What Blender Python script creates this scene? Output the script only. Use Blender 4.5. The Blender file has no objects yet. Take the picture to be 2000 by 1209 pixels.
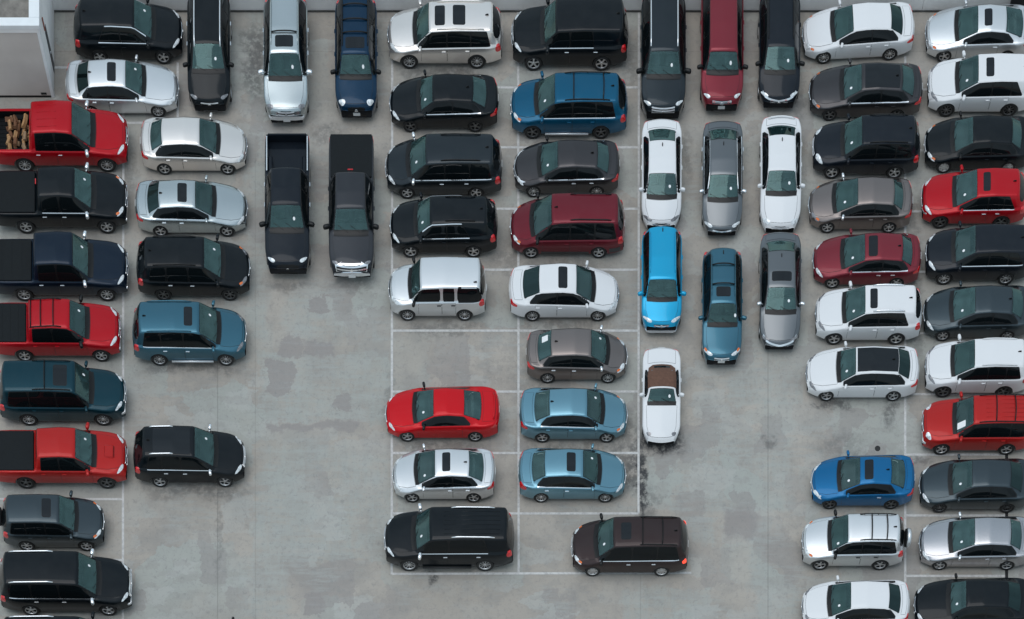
import bpy, math, random
import numpy as np
from mathutils import Vector, Matrix
from mathutils.bvhtree import BVHTree
from mathutils.geometry import delaunay_2d_cdt

random.seed(7)
SC = bpy.context.scene
COL = SC.collection
S = 43.5                                   # photograph pixels (2000 wide) per metre on the deck


def gx(px):
    return (px - 1000.0) / S


def gy(py):
    return (604.5 - py) / S


# ------------------------------------------------------------------ camera, sky, sun, exposure
CAM_H = 108.0
NADIR = (985.0, 4100.0)                     # the point of the deck plane straight under the camera
cam_data = bpy.data.cameras.new('camera')
cam = bpy.data.objects.new('camera', cam_data)
COL.objects.link(cam)
cam.location = (gx(NADIR[0]), gy(NADIR[1]), CAM_H)
cam.rotation_euler = (0, 0, 0)
cam_data.sensor_width = 36.0
cam_data.lens = CAM_H * S / 2000.0 * 36.0
cam_data.shift_x = (1000.0 - NADIR[0]) / 2000.0
cam_data.shift_y = (NADIR[1] - 604.5) / 2000.0
cam_data.clip_start = 1.0
cam_data.clip_end = 3000.0
SC.camera = cam

SUN_EL, SUN_AZ = 80.0, 258.0                 # degrees; azimuth measured from north (+Y) towards east
world = bpy.data.worlds.new('World')
SC.world = world
world.use_nodes = True
wn, wl = world.node_tree.nodes, world.node_tree.links
wn.clear()
w_out = wn.new('ShaderNodeOutputWorld')
w_bg = wn.new('ShaderNodeBackground')
w_sky = wn.new('ShaderNodeTexSky')
w_sky.sky_type = 'NISHITA'
w_sky.sun_disc = False
w_sky.sun_elevation = math.radians(SUN_EL)
w_sky.sun_rotation = math.radians(SUN_AZ)
w_sky.air_density = 1.0
w_sky.dust_density = 0.6
w_hsv = wn.new('ShaderNodeHueSaturation')   # an overcast sky: the same light with most of the blue gone
w_hsv.inputs['Hue'].default_value = 0.465
w_hsv.inputs['Saturation'].default_value = 0.50
w_geo = wn.new('ShaderNodeTexCoord')
w_sep = wn.new('ShaderNodeSeparateXYZ')
w_ramp = wn.new('ShaderNodeMapRange')       # cloud cover is brighter overhead than at the horizon
w_ramp.inputs['From Min'].default_value = 0.0
w_ramp.inputs['From Max'].default_value = 1.0
w_ramp.inputs['To Min'].default_value = 0.46
w_ramp.inputs['To Max'].default_value = 1.15
w_mul = wn.new('ShaderNodeMix')
w_mul.data_type = 'RGBA'
w_mul.blend_type = 'MULTIPLY'
w_mul.inputs['Factor'].default_value = 1.0
wl.new(w_sky.outputs['Color'], w_hsv.inputs['Color'])
wl.new(w_geo.outputs['Generated'], w_sep.inputs[0])
wl.new(w_sep.outputs['Z'], w_ramp.inputs['Value'])
wl.new(w_hsv.outputs['Color'], w_mul.inputs['A'])
wl.new(w_ramp.outputs['Result'], w_mul.inputs['B'])
w_nz = wn.new('ShaderNodeTexNoise')         # broken structure of the overcast
w_nz.inputs['Scale'].default_value = 2.6
w_nz.inputs['Detail'].default_value = 5
w_nz.inputs['Roughness'].default_value = 0.6
w_nr = wn.new('ShaderNodeMapRange')
w_nr.inputs['From Min'].default_value = 0.34
w_nr.inputs['From Max'].default_value = 0.66
w_nr.inputs['To Min'].default_value = 0.72
w_nr.inputs['To Max'].default_value = 1.22
w_m2 = wn.new('ShaderNodeMix')
w_m2.data_type = 'RGBA'
w_m2.blend_type = 'MULTIPLY'
w_m2.inputs['Factor'].default_value = 1.0
wl.new(w_geo.outputs['Generated'], w_nz.inputs['Vector'])
wl.new(w_nz.outputs['Fac'], w_nr.inputs['Value'])
wl.new(w_mul.outputs['Result'], w_m2.inputs['A'])
wl.new(w_nr.outputs['Result'], w_m2.inputs['B'])
wl.new(w_m2.outputs['Result'], w_bg.inputs['Color'])
w_bg.inputs['Strength'].default_value = 0.15
wl.new(w_bg.outputs[0], w_out.inputs['Surface'])

sun_data = bpy.data.lights.new('sun', 'SUN')
sun_data.energy = 0.6
sun_data.angle = math.radians(45)
sun_data.color = (1.0, 0.985, 0.965)
sun = bpy.data.objects.new('sun', sun_data)
COL.objects.link(sun)
_el, _az = math.radians(SUN_EL), math.radians(SUN_AZ)
_to_sun = Vector((math.sin(_az) * math.cos(_el), math.cos(_az) * math.cos(_el), math.sin(_el)))
sun.rotation_euler = _to_sun.to_track_quat('Z', 'Y').to_euler()
sun.location = (0, 0, 60)

SC.view_settings.view_transform = 'Standard'
SC.view_settings.look = 'None'
SC.view_settings.exposure = 0.52
SC.view_settings.gamma = 1.0
SC.cycles.max_bounces = 8
SC.cycles.transparent_max_bounces = 12
SC.cycles.use_denoising = True


# ------------------------------------------------------------------ materials
def new_mat(name):
    m = bpy.data.materials.new(name)
    m.use_nodes = True
    m.node_tree.nodes.clear()
    return m, m.node_tree.nodes, m.node_tree.links


def setp(bsdf, **kw):
    for k, v in kw.items():
        if k in bsdf.inputs:
            bsdf.inputs[k].default_value = v


MATS = {}


def simple(name, col, rough=0.5, metal=0.0, ior=1.5, coat=0.0, noise=0.0, nscale=8.0, emit=None):
    if name in MATS:
        return MATS[name]
    m, n, l = new_mat(name)
    o = n.new('ShaderNodeOutputMaterial')
    b = n.new('ShaderNodeBsdfPrincipled')
    setp(b, **{'Base Color': (*col, 1), 'Roughness': rough, 'Metallic': metal, 'IOR': ior,
               'Coat Weight': coat, 'Coat Roughness': 0.05})
    if emit:
        b.inputs['Emission Color'].default_value = (*emit[0], 1)
        b.inputs['Emission Strength'].default_value = emit[1]
    if noise:
        tc = n.new('ShaderNodeTexCoord')
        nz = n.new('ShaderNodeTexNoise')
        nz.inputs['Scale'].default_value = nscale
        nz.inputs['Detail'].default_value = 6
        mr = n.new('ShaderNodeMapRange')
        mr.inputs['From Min'].default_value = 0.3
        mr.inputs['From Max'].default_value = 0.7
        mr.inputs['To Min'].default_value = 1 - noise
        mr.inputs['To Max'].default_value = 1 + noise
        mx = n.new('ShaderNodeMix')
        mx.data_type = 'RGBA'
        mx.blend_type = 'MULTIPLY'
        mx.inputs['Factor'].default_value = 1
        mx.inputs['A'].default_value = (*col, 1)
        l.new(tc.outputs['Object'], nz.inputs['Vector'])
        l.new(nz.outputs['Fac'], mr.inputs['Value'])
        l.new(mr.outputs['Result'], mx.inputs['B'])
        l.new(mx.outputs['Result'], b.inputs['Base Color'])
    l.new(b.outputs[0], o.inputs[0])
    MATS[name] = m
    return m


def paint(name, col, metal=0.0, rough=0.35):
    """Car paint: clear coat over a (metallic) base, a film of dust, and a dark inner side."""
    key = 'paint ' + name
    if key in MATS:
        return MATS[key]
    m, n, l = new_mat(key)
    o = n.new('ShaderNodeOutputMaterial')
    b = n.new('ShaderNodeBsdfPrincipled')
    setp(b, **{'Base Color': (*col, 1), 'Roughness': rough, 'Metallic': metal,
               'Coat Weight': 1.0, 'Coat Roughness': 0.06, 'Coat IOR': 1.28, 'Specular IOR Level': 0.08})
    tc = n.new('ShaderNodeTexCoord')
    nz = n.new('ShaderNodeTexNoise')
    nz.inputs['Scale'].default_value = 2.2
    nz.inputs['Detail'].default_value = 7
    nz.inputs['Roughness'].default_value = 0.65
    mr = n.new('ShaderNodeMapRange')
    mr.inputs['From Min'].default_value = 0.35
    mr.inputs['From Max'].default_value = 0.75
    mr.inputs['To Min'].default_value = 0.0
    mr.inputs['To Max'].default_value = 0.02
    mx = n.new('ShaderNodeMix')
    mx.data_type = 'RGBA'
    mx.inputs['A'].default_value = (*col, 1)
    mx.inputs['B'].default_value = (0.20, 0.20, 0.19, 1)
    r2 = n.new('ShaderNodeMapRange')
    r2.inputs['To Min'].default_value = 0.03
    r2.inputs['To Max'].default_value = 0.12
    l.new(tc.outputs['Object'], nz.inputs['Vector'])
    l.new(nz.outputs['Fac'], mr.inputs['Value'])
    l.new(mr.outputs['Result'], mx.inputs['Factor'])
    l.new(mx.outputs['Result'], b.inputs['Base Color'])
    l.new(nz.outputs['Fac'], r2.inputs['Value'])
    l.new(r2.outputs['Result'], b.inputs['Coat Roughness'])
    d = n.new('ShaderNodeBsdfDiffuse')
    d.inputs['Color'].default_value = (0.03, 0.03, 0.032, 1)
    g = n.new('ShaderNodeNewGeometry')
    ms = n.new('ShaderNodeMixShader')
    l.new(g.outputs['Backfacing'], ms.inputs[0])
    l.new(b.outputs[0], ms.inputs[1])
    l.new(d.outputs[0], ms.inputs[2])
    l.new(ms.outputs[0], o.inputs[0])
    MATS[key] = m
    return m


def glass(name, tint, ior=1.9, haze=0.1):
    if name in MATS:
        return MATS[name]
    m, n, l = new_mat(name)
    o = n.new('ShaderNodeOutputMaterial')
    t = n.new('ShaderNodeBsdfTransparent')
    t.inputs['Color'].default_value = (*tint, 1)
    g = n.new('ShaderNodeBsdfGlossy')
    g.inputs['Color'].default_value = (0.62, 0.98, 0.98, 1)
    g.inputs['Roughness'].default_value = 0.03
    f = n.new('ShaderNodeFresnel')
    f.inputs['IOR'].default_value = ior
    ms = n.new('ShaderNodeMixShader')
    l.new(f.outputs[0], ms.inputs[0])
    l.new(t.outputs[0], ms.inputs[1])
    l.new(g.outputs[0], ms.inputs[2])
    df = n.new('ShaderNodeBsdfDiffuse')
    df.inputs['Color'].default_value = (0.26, 0.48, 0.47, 1)
    nz = n.new('ShaderNodeTexNoise')
    nz.inputs['Scale'].default_value = 2.6
    nz.inputs['Detail'].default_value = 5
    mr = n.new('ShaderNodeMapRange')
    mr.inputs['From Min'].default_value = 0.3
    mr.inputs['From Max'].default_value = 0.7
    mr.inputs['To Min'].default_value = haze * .6
    mr.inputs['To Max'].default_value = haze * 1.4
    tc = n.new('ShaderNodeTexCoord')
    l.new(tc.outputs['Object'], nz.inputs['Vector'])
    l.new(nz.outputs['Fac'], mr.inputs['Value'])
    m2 = n.new('ShaderNodeMixShader')
    l.new(mr.outputs['Result'], m2.inputs[0])
    l.new(ms.outputs[0], m2.inputs[1])
    l.new(df.outputs[0], m2.inputs[2])
    l.new(m2.outputs[0], o.inputs[0])
    MATS[name] = m
    return m


PAINTS = {
    'black': ((0.0012, 0.004, 0.0065), 0, 0.35),
    'soft black': ((0.003, 0.0045, 0.0055), 0.0, 0.4),
    'blue black': ((0.006, 0.010, 0.016), 0.2, 0.35),
    'white': ((0.74, 0.745, 0.75), 0, 0.35),
    'pearl':     ((0.72, 0.71, 0.69), 0.15, 0.35),
    'champagne': ((0.82, 0.775, 0.735), 0.8, 0.28),
    'silver': ((0.72, 0.74, 0.75), 0.8, 0.34),
    'grey silver': ((0.44, 0.44, 0.455), 0.9, 0.27),
    'blue silver': ((0.47, 0.52, 0.53), 0.9, 0.26),
    'taupe': ((0.205, 0.178, 0.168), 0.8, 0.33),
    'graphite': ((0.052, 0.05, 0.053), 0.7, 0.28),
    'charcoal': ((0.034, 0.037, 0.043), 0.5, 0.36),
    'mid grey': ((0.155, 0.168, 0.178), 0.8, 0.34),
    'slate': ((0.045, 0.062, 0.072), 0.7, 0.28),
    'dark slate': ((0.02, 0.028, 0.034), 0.6, 0.3),
    'steel blue': ((0.15, 0.31, 0.39), 0.75, 0.28),
    'petrol blue': ((0.045, 0.14, 0.195), 0.7, 0.28),
    'teal': ((0.002, 0.034, 0.050), 0.45, 0.3),  # darkened in the colour for the dark reflection lying over this car
    'navy': ((0.004, 0.013, 0.028), 0.4, 0.3),
    'deep blue': ((0.003, 0.027, 0.062), 0.4, 0.3),
    'royal blue': ((0.002, 0.085, 0.165), 0.4, 0.3),
    'bright blue': ((0.004, 0.125, 0.3), 0.4, 0.3),
    'sky blue': ((0.012, 0.34, 0.58), 0.35, 0.3),
    'red':       ((0.56, 0.002, 0.008), 0.15, 0.32),
    'cherry red': ((0.42, 0.003, 0.010), 0.2, 0.32),
    'orange red': ((0.42, 0.014, 0.012), 0.2, 0.33),
    'maroon':    ((0.15, 0.012, 0.022), 0.4, 0.33),
    'wine':      ((0.20, 0.022, 0.034), 0.4, 0.33),
    'brown':     ((0.035, 0.022, 0.022), 0.4, 0.35),
}


def pmat(name):
    c, me, ro = PAINTS[name]
    return paint(name, c, me, ro)


M_TRIM = simple('black trim', (0.006, 0.0065, 0.007), 0.4, 0.0, 1.38)
M_PLASTIC = simple('dark plastic', (0.014, 0.015, 0.016), 0.6, noise=0.15)
M_TYRE = simple('tyre rubber', (0.016, 0.016, 0.016), 0.75, noise=0.2)
M_WELL = simple('wheel well dark', (0.006, 0.006, 0.006), 0.8)
M_RIM = simple('alloy rim', (0.62, 0.63, 0.64), 0.32, 0.85)
M_RIMD = simple('dark alloy rim', (0.16, 0.165, 0.17), 0.35, 0.85)
M_CHROME = simple('chrome', (0.86, 0.88, 0.90), 0.14, 0.85)
M_SATIN = simple('satin silver', (0.74, 0.76, 0.78), 0.35, 0.55)
M_LAMP = simple('headlamp lens', (0.70, 0.73, 0.74), 0.12, 0.15, coat=1.0, noise=0.35, nscale=14)
M_LAMPD = simple('smoked headlamp lens', (0.20, 0.20, 0.21), 0.12, 0.2, coat=1.0, noise=0.5, nscale=14)
M_TAIL = simple('tail lamp lens', (0.62, 0.006, 0.010), 0.12, 0.0, coat=1.0, noise=0.25, nscale=12)
M_TAILON = simple('lit tail lamp', (0.5, 0.02, 0.015), 0.2, 0.0, coat=1.0, emit=((1.0, 0.06, 0.02), 1.1))
M_AMBER = simple('amber lens', (0.75, 0.16, 0.02), 0.15, 0.0, coat=1.0)
M_SIDEGLASS = simple('privacy glass', (0.004, 0.006, 0.007), 0.04, 0.0, 1.36)
M_ROOFGLASS = simple('sunroof glass', (0.006, 0.009, 0.012), 0.05, 0.0, 1.42)
M_WIND = glass('windscreen glass', (0.72, 0.88, 0.88), 1.64, 0.09)
M_WINDS = [M_WIND, glass('clear windscreen glass', (0.85, 0.98, 0.97), 1.70, 0.055), glass('dusty windscreen glass', (0.62, 0.78, 0.78), 1.6, 0.12),
           glass('green windscreen glass', (0.55, 0.80, 0.74), 1.66, 0.075)]
M_REARG = glass('rear glass', (0.62, 0.78, 0.77), 1.75, 0.08)
M_REARD = glass('tinted rear glass', (0.06, 0.075, 0.08), 1.6, 0.01)
M_SEAT = simple('grey seat cloth', (0.16, 0.16, 0.16), 0.8, noise=0.2)
M_SEATB = simple('beige seat leather', (0.30, 0.25, 0.20), 0.6, noise=0.15)
M_DASH = simple('dashboard vinyl', (0.035, 0.038, 0.040), 0.7)
M_STICKER = simple('white paper tag', (0.85, 0.86, 0.86), 0.6)
M_PLATE = simple('plate enamel', (0.70, 0.71, 0.70), 0.4)
M_BEDLINER = simple('bed liner', (0.004, 0.005, 0.006), 0.7, 0.0, 1.3, noise=0.3, nscale=20)
M_VINYL = simple('soft black cover', (0.004, 0.0065, 0.008), 0.6, 0.0, 1.3, noise=0.15, nscale=6)
M_SOFTTOP = simple('brown canvas', (0.125, 0.062, 0.040), 0.85, noise=0.15, nscale=10)
M_CLAD = simple('grey cladding', (0.045, 0.047, 0.048), 0.6, noise=0.1)


# ------------------------------------------------------------------ object helpers
def link(name, mesh, mat=None, parent=None, smooth=True):
    if mat is not None and len(mesh.materials) == 0:
        mesh.materials.append(mat)
    o = bpy.data.objects.new(name, mesh)
    COL.objects.link(o)
    if parent is not None:
        o.parent = parent
    return o


def mesh_from(name, verts, faces, smooth=True):
    me = bpy.data.meshes.new(name)
    me.from_pydata([tuple(map(float, v)) for v in verts], [], [tuple(map(int, f)) for f in faces])
    if smooth:
        me.polygons.foreach_set('use_smooth', [True] * len(me.polygons))
    me.update()
    return me


class MB:
    """Collects simple shapes into one mesh."""

    def __init__(self):
        self.v, self.f = [], []

    def add(self, vs, fs):
        b = len(self.v)
        self.v += [tuple(p) for p in vs]
        self.f += [tuple(i + b for i in f) for f in fs]

    def box(self, x0, x1, y0, y1, z0, z1, bev=0.0, mat=None):
        if bev <= 0:
            vs = [(x, y, z) for z in (z0, z1) for y in (y0, y1) for x in (x0, x1)]
            fs = [(0, 2, 3, 1), (4, 5, 7, 6), (0, 1, 5, 4), (2, 6, 7, 3), (0, 4, 6, 2), (1, 3, 7, 5)]
        else:
            b = min(bev, (x1 - x0) * .45, (y1 - y0) * .45, (z1 - z0) * .45)
            rings = []
            for (z, k) in ((z0, b), (z0 + b, 0), (z1 - b, 0), (z1, b)):
                ring = []
                for (cx, cy, sx, sy) in ((x0, y0, 1, 1), (x1, y0, -1, 1), (x1, y1, -1, -1), (x0, y1, 1, -1)):
                    c = b + k * 0.7
                    if (sx, sy) in ((1, 1), (-1, -1)):
                        ring += [(cx + sx * k, cy + sy * c, z), (cx + sx * c, cy + sy * k, z)]
                    else:
                        ring += [(cx + sx * c, cy + sy * k, z), (cx + sx * k, cy + sy * c, z)]
                rings.append(ring)
            vs = sum(rings, [])
            fs = []
            for r in range(3):
                for i in range(8):
                    j = (i + 1) % 8
                    fs.append((r * 8 + i, r * 8 + j, r * 8 + 8 + j, r * 8 + 8 + i))
            fs.append(tuple(range(7, -1, -1)))
            fs.append(tuple(range(24, 32)))
        if mat is not None:
            vs = [mat @ Vector(p) for p in vs]
        self.add(vs, fs)

    def tube(self, pts, r, n=8, cap=True):
        pts = [Vector(p) for p in pts]
        rings = []
        for i, p in enumerate(pts):
            d = (pts[min(i + 1, len(pts) - 1)] - pts[max(i - 1, 0)]).normalized()
            a = d.cross(Vector((0, 0, 1)))
            if a.length < 1e-3:
                a = d.cross(Vector((0, 1, 0)))
            a.normalize()
            b = d.cross(a)
            rings.append([p + (a * math.cos(2 * math.pi * k / n) + b * math.sin(2 * math.pi * k / n)) * r for k in range(n)])
        vs = sum(rings, [])
        fs = []
        for i in range(len(pts) - 1):
            for k in range(n):
                j = (k + 1) % n
                fs.append((i * n + k, i * n + j, i * n + n + j, i * n + n + k))
        if cap:
            fs.append(tuple(range(n - 1, -1, -1)))
            fs.append(tuple(range((len(pts) - 1) * n, len(pts) * n)))
        self.add(vs, fs)

    def lathe_y(self, prof, n=28, cy=0.0):
        """Revolve (radius, y) points about the y axis."""
        vs, fs = [], []
        for (r, y) in prof:
            for k in range(n):
                a = 2 * math.pi * k / n
                vs.append((r * math.cos(a), y + cy, r * math.sin(a)))
        for i in range(len(prof) - 1):
            for k in range(n):
                j = (k + 1) % n
                fs.append((i * n + k, i * n + n + k, i * n + n + j, i * n + j))
        self.add(vs, fs)

    def superell(self, c, r, e=0.6, nu=14, nv=8, mat=None):
        def sp(v, p):
            return math.copysign(abs(v) ** p, v)
        vs, fs = [], []
        for i in range(nv + 1):
            ph = -math.pi / 2 + math.pi * i / nv
            for k in range(nu):
                th = 2 * math.pi * k / nu
                p = Vector((r[0] * sp(math.cos(ph), e) * sp(math.cos(th), e),
                            r[1] * sp(math.cos(ph), e) * sp(math.sin(th), e), r[2] * sp(math.sin(ph), e)))
                if mat is not None:
                    p = mat @ p
                vs.append(p + Vector(c))
        for i in range(nv):
            for k in range(nu):
                j = (k + 1) % nu
                fs.append((i * nu + k, i * nu + j, i * nu + nu + j, i * nu + nu + k))
        self.add(vs, fs)

    def build(self, name, mat, parent=None, smooth=False):
        me = mesh_from(name, self.v, self.f, smooth)
        return link(name, me, mat, parent)


def structure(o):
    o['kind'] = 'structure'
    return o


def thing(o, label, cat, group=None):
    o['label'] = label
    o['category'] = cat
    if group:
        o['group'] = group
    return o


# ------------------------------------------------------------------ the car builder
def smoothstep(x):
    x = np.clip(x, 0, 1)
    return x * x * (3 - 2 * x)


def curve(pts, L, sigma):
    """A piecewise linear curve over t (0 = nose, 1 = tail), its corners eased over sigma metres."""
    t = np.linspace(-0.1, 1.1, 961)
    xs = [p[0] for p in pts]
    ys = [p[1] for p in pts]
    v = np.interp(t, xs, ys)
    if sigma > 0:
        s = sigma / (L * 1.2 / 960)
        k = np.arange(-int(3 * s) - 1, int(3 * s) + 2)
        g = np.exp(-0.5 * (k / s) ** 2)
        g /= g.sum()
        pad = len(k) // 2
        vp = np.concatenate([np.full(pad, v[0]), v, np.full(pad, v[-1])])
        v = np.convolve(vp, g, 'valid')
    return lambda q: np.interp(q, t, v)


KINDS = {
    'sedan': dict(W=1.83, H=1.45, zh=.70, zc=.98, zb0=.90, zb1=.99, zd=1.05, cowl=.25, ws=.43, rr=.75, rg=.89,
                  rw=.60, R=.33, wf=.19, wr=.785, sill=.20, crown=.045, dlo=.55, cf=.30, cr=.22, kf=.24, kr=.17),
    'suv': dict(W=1.88, H=1.70, zh=.90, zc=1.12, zb0=1.03, zb1=1.12, zd=1.08, cowl=.25, ws=.42, rr=.92, rg=.982,
                rw=.63, R=.36, wf=.19, wr=.775, sill=.26, crown=.045, dlo=-.02, cf=.26, cr=.17, kf=.19, kr=.12),
    'minivan': dict(W=1.96, H=1.74, zh=.82, zc=1.08, zb0=.98, zb1=1.05, zd=1.04, cowl=.205, ws=.37, rr=.925, rg=.985,
                    rw=.67, R=.34, wf=.185, wr=.775, sill=.22, crown=.05, dlo=-.01, cf=.28, cr=.15, kf=.22, kr=.11),
    'pickup': dict(W=2.0, H=1.86, zh=1.02, zc=1.20, zb0=1.12, zb1=1.14, zd=1.16, cowl=.25, ws=.385, rr=.66, rg=.685,
                   rw=.66, R=.39, wf=.165, wr=.775, sill=.34, crown=.05, dlo=.0, cf=.16, cr=.05, kf=.14, kr=.02),
}

_shared = {}


def sh(key, fn):
    if key not in _shared:
        _shared[key] = fn()
    return _shared[key]


def tyre_mesh(R, w):
    b = MB()
    h = w / 2
    b.lathe_y([(R * .66, -h * .86), (R * .74, -h), (R * .93, -h), (R * .985, -h * .82), (R, -h * .4), (R, h * .4),
               (R * .985, h * .82), (R * .93, h), (R * .74, h), (R * .66, h * .86)], 30)
    return mesh_from('tyre', b.v, b.f)


def hub_mesh(R, w):
    b = MB()
    h = w / 2
    b.lathe_y([(0.001, h * .30), (R * .5, h * .30), (R * .68, h * .45), (R * .68, -h * .8), (0.001, -h * .8)], 24)
    return mesh_from('wheel', b.v, b.f)


def rim_mesh(R, w, n, wide):
    b = MB()
    h = w / 2
    r1 = R * .67
    b.lathe_y([(r1 * .90, h * .62), (r1 * .93, h * .80), (r1 * 1.0, h * .90), (r1 * 1.03, h * .80), (r1 * 1.0, h * .5),
               (r1 * .90, h * .62)], 30)
    b.lathe_y([(0.001, h * .76), (r1 * .20, h * .74), (r1 * .26, h * .55), (r1 * .26, h * .32)], 16)
    for i in range(n):
        a = 2 * math.pi * i / n + .3
        ca, sa = math.cos(a), math.sin(a)
        vs = []
        for (r, hw, yo) in ((r1 * .16, wide * .8, .70), (r1 * .6, wide * .75, .64), (r1 * .95, wide, .70)):
            for s in (-1, 1):
                for dy in (0, -.03):
                    vs.append((ca * r - sa * s * hw * r1, h * yo + dy, sa * r + ca * s * hw * r1))
        fs = []
        for k in (0, 4):
            fs += [(k, k + 2, k + 6, k + 4), (k + 1, k, k + 4, k + 5), (k + 2, k + 3, k + 7, k + 6)]
        b.add(vs, fs)
    return mesh_from('rim', b.v, b.f, smooth=False)


def seat_mesh():
    b = MB()
    b.superell((0.0, 0, .12), (.27, .25, .10), .5)
    b.superell((-.27, 0, .45), (.08, .24, .36), .5, mat=Matrix.Rotation(math.radians(-14), 3, 'Y'))
    b.superell((-.36, 0, .86), (.05, .13, .09), .6)
    return mesh_from('seat', b.v, b.f)


def bench_mesh(w):
    b = MB()
    b.superell((0.0, 0, .12), (.26, w, .10), .4)
    b.superell((-.25, 0, .34), (.08, w, .28), .4, mat=Matrix.Rotation(math.radians(-18), 3, 'Y'))
    for y in (-.6, .6):
        b.superell((-.33, y * w, .60), (.045, .12, .06), .6)
    return mesh_from('seat', b.v, b.f)


def wheel_ring_mesh():
    b = MB()
    b.tube([(0, .19 * math.cos(a * math.pi / 8), .19 * math.sin(a * math.pi / 8)) for a in range(17)], .017, 6, False)
    b.box(-.01, .01, -.18, .18, -.03, .03, .008)
    return mesh_from('steering_wheel', b.v, b.f)


def mirror_mesh(s, k):
    b = MB()
    b.superell((0, s * .11 * k, .04), (.06 * k, .11 * k, .075 * k), .62)
    b.tube([(0.0, -s * .06, -.03), (-.005, s * .06, .02)], .028, 8)
    return mesh_from('mirror', b.v, b.f)


def fin_mesh():
    b = MB()
    prof = [(.09, 0), (.02, .055), (-.05, .07), (-.07, .0)]
    vs = [(x, y * (1 - z / .09), z) for y in (-.022, .022) for (x, z) in prof]
    fs = [(0, 1, 2, 3), (7, 6, 5, 4), (0, 4, 5, 1), (1, 5, 6, 2), (2, 6, 7, 3)]
    b.add(vs, fs)
    return mesh_from('antenna', b.v, b.f, False)


def chaikin(p, n=2):
    p = [np.array(q, float) for q in p]
    for _ in range(n):
        q = []
        for i in range(len(p)):
            a, b = p[i], p[(i + 1) % len(p)]
            q += [a * .75 + b * .25, a * .25 + b * .75]
        p = q
    return [tuple(q) for q in p]


def rrect(x0, x1, y0, y1, r, n=4):
    r = min(r, abs(x1 - x0) * .49, abs(y1 - y0) * .49)
    out = []
    for (cx, cy, a0) in ((x1 - r, y1 - r, 0), (x0 + r, y1 - r, 90), (x0 + r, y0 + r, 180), (x1 - r, y0 + r, 270)):
        for i in range(n + 1):
            a = math.radians(a0 + 90 * i / n)
            out.append((cx + r * math.cos(a), cy + r * math.sin(a)))
    return out


def densify(poly, step):
    out = []
    for i in range(len(poly)):
        a, b = poly[i], poly[(i + 1) % len(poly)]
        d = math.hypot(b[0] - a[0], b[1] - a[1])
        n = max(1, int(d / step + .5))
        for k in range(n):
            out.append((a[0] + (b[0] - a[0]) * k / n, a[1] + (b[1] - a[1]) * k / n))
    res = [out[0]]
    for p in out[1:]:
        if math.hypot(p[0] - res[-1][0], p[1] - res[-1][1]) > .004:
            res.append(p)
    return res


def inset(poly, d):
    """Move a polygon's outline inward by d (outward when negative)."""
    n = len(poly)
    area = sum(poly[i][0] * poly[(i + 1) % n][1] - poly[(i + 1) % n][0] * poly[i][1] for i in range(n))
    sg = 1 if area > 0 else -1
    out = []
    for i in range(n):
        a, c, b = poly[i - 1], poly[i], poly[(i + 1) % n]
        tx, ty = b[0] - a[0], b[1] - a[1]
        ln = math.hypot(tx, ty) or 1
        out.append((c[0] - sg * ty / ln * d, c[1] + sg * tx / ln * d))
    return out


def pip(px, py, poly):
    ins = np.zeros(px.shape, bool)
    n = len(poly)
    for i in range(n):
        x0, y0 = poly[i]
        x1, y1 = poly[(i + 1) % n]
        if y0 == y1:
            continue
        c = (y0 > py) != (y1 > py)
        ins ^= c & (px < (x1 - x0) * (py - y0) / (y1 - y0) + x0)
    return ins


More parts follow.
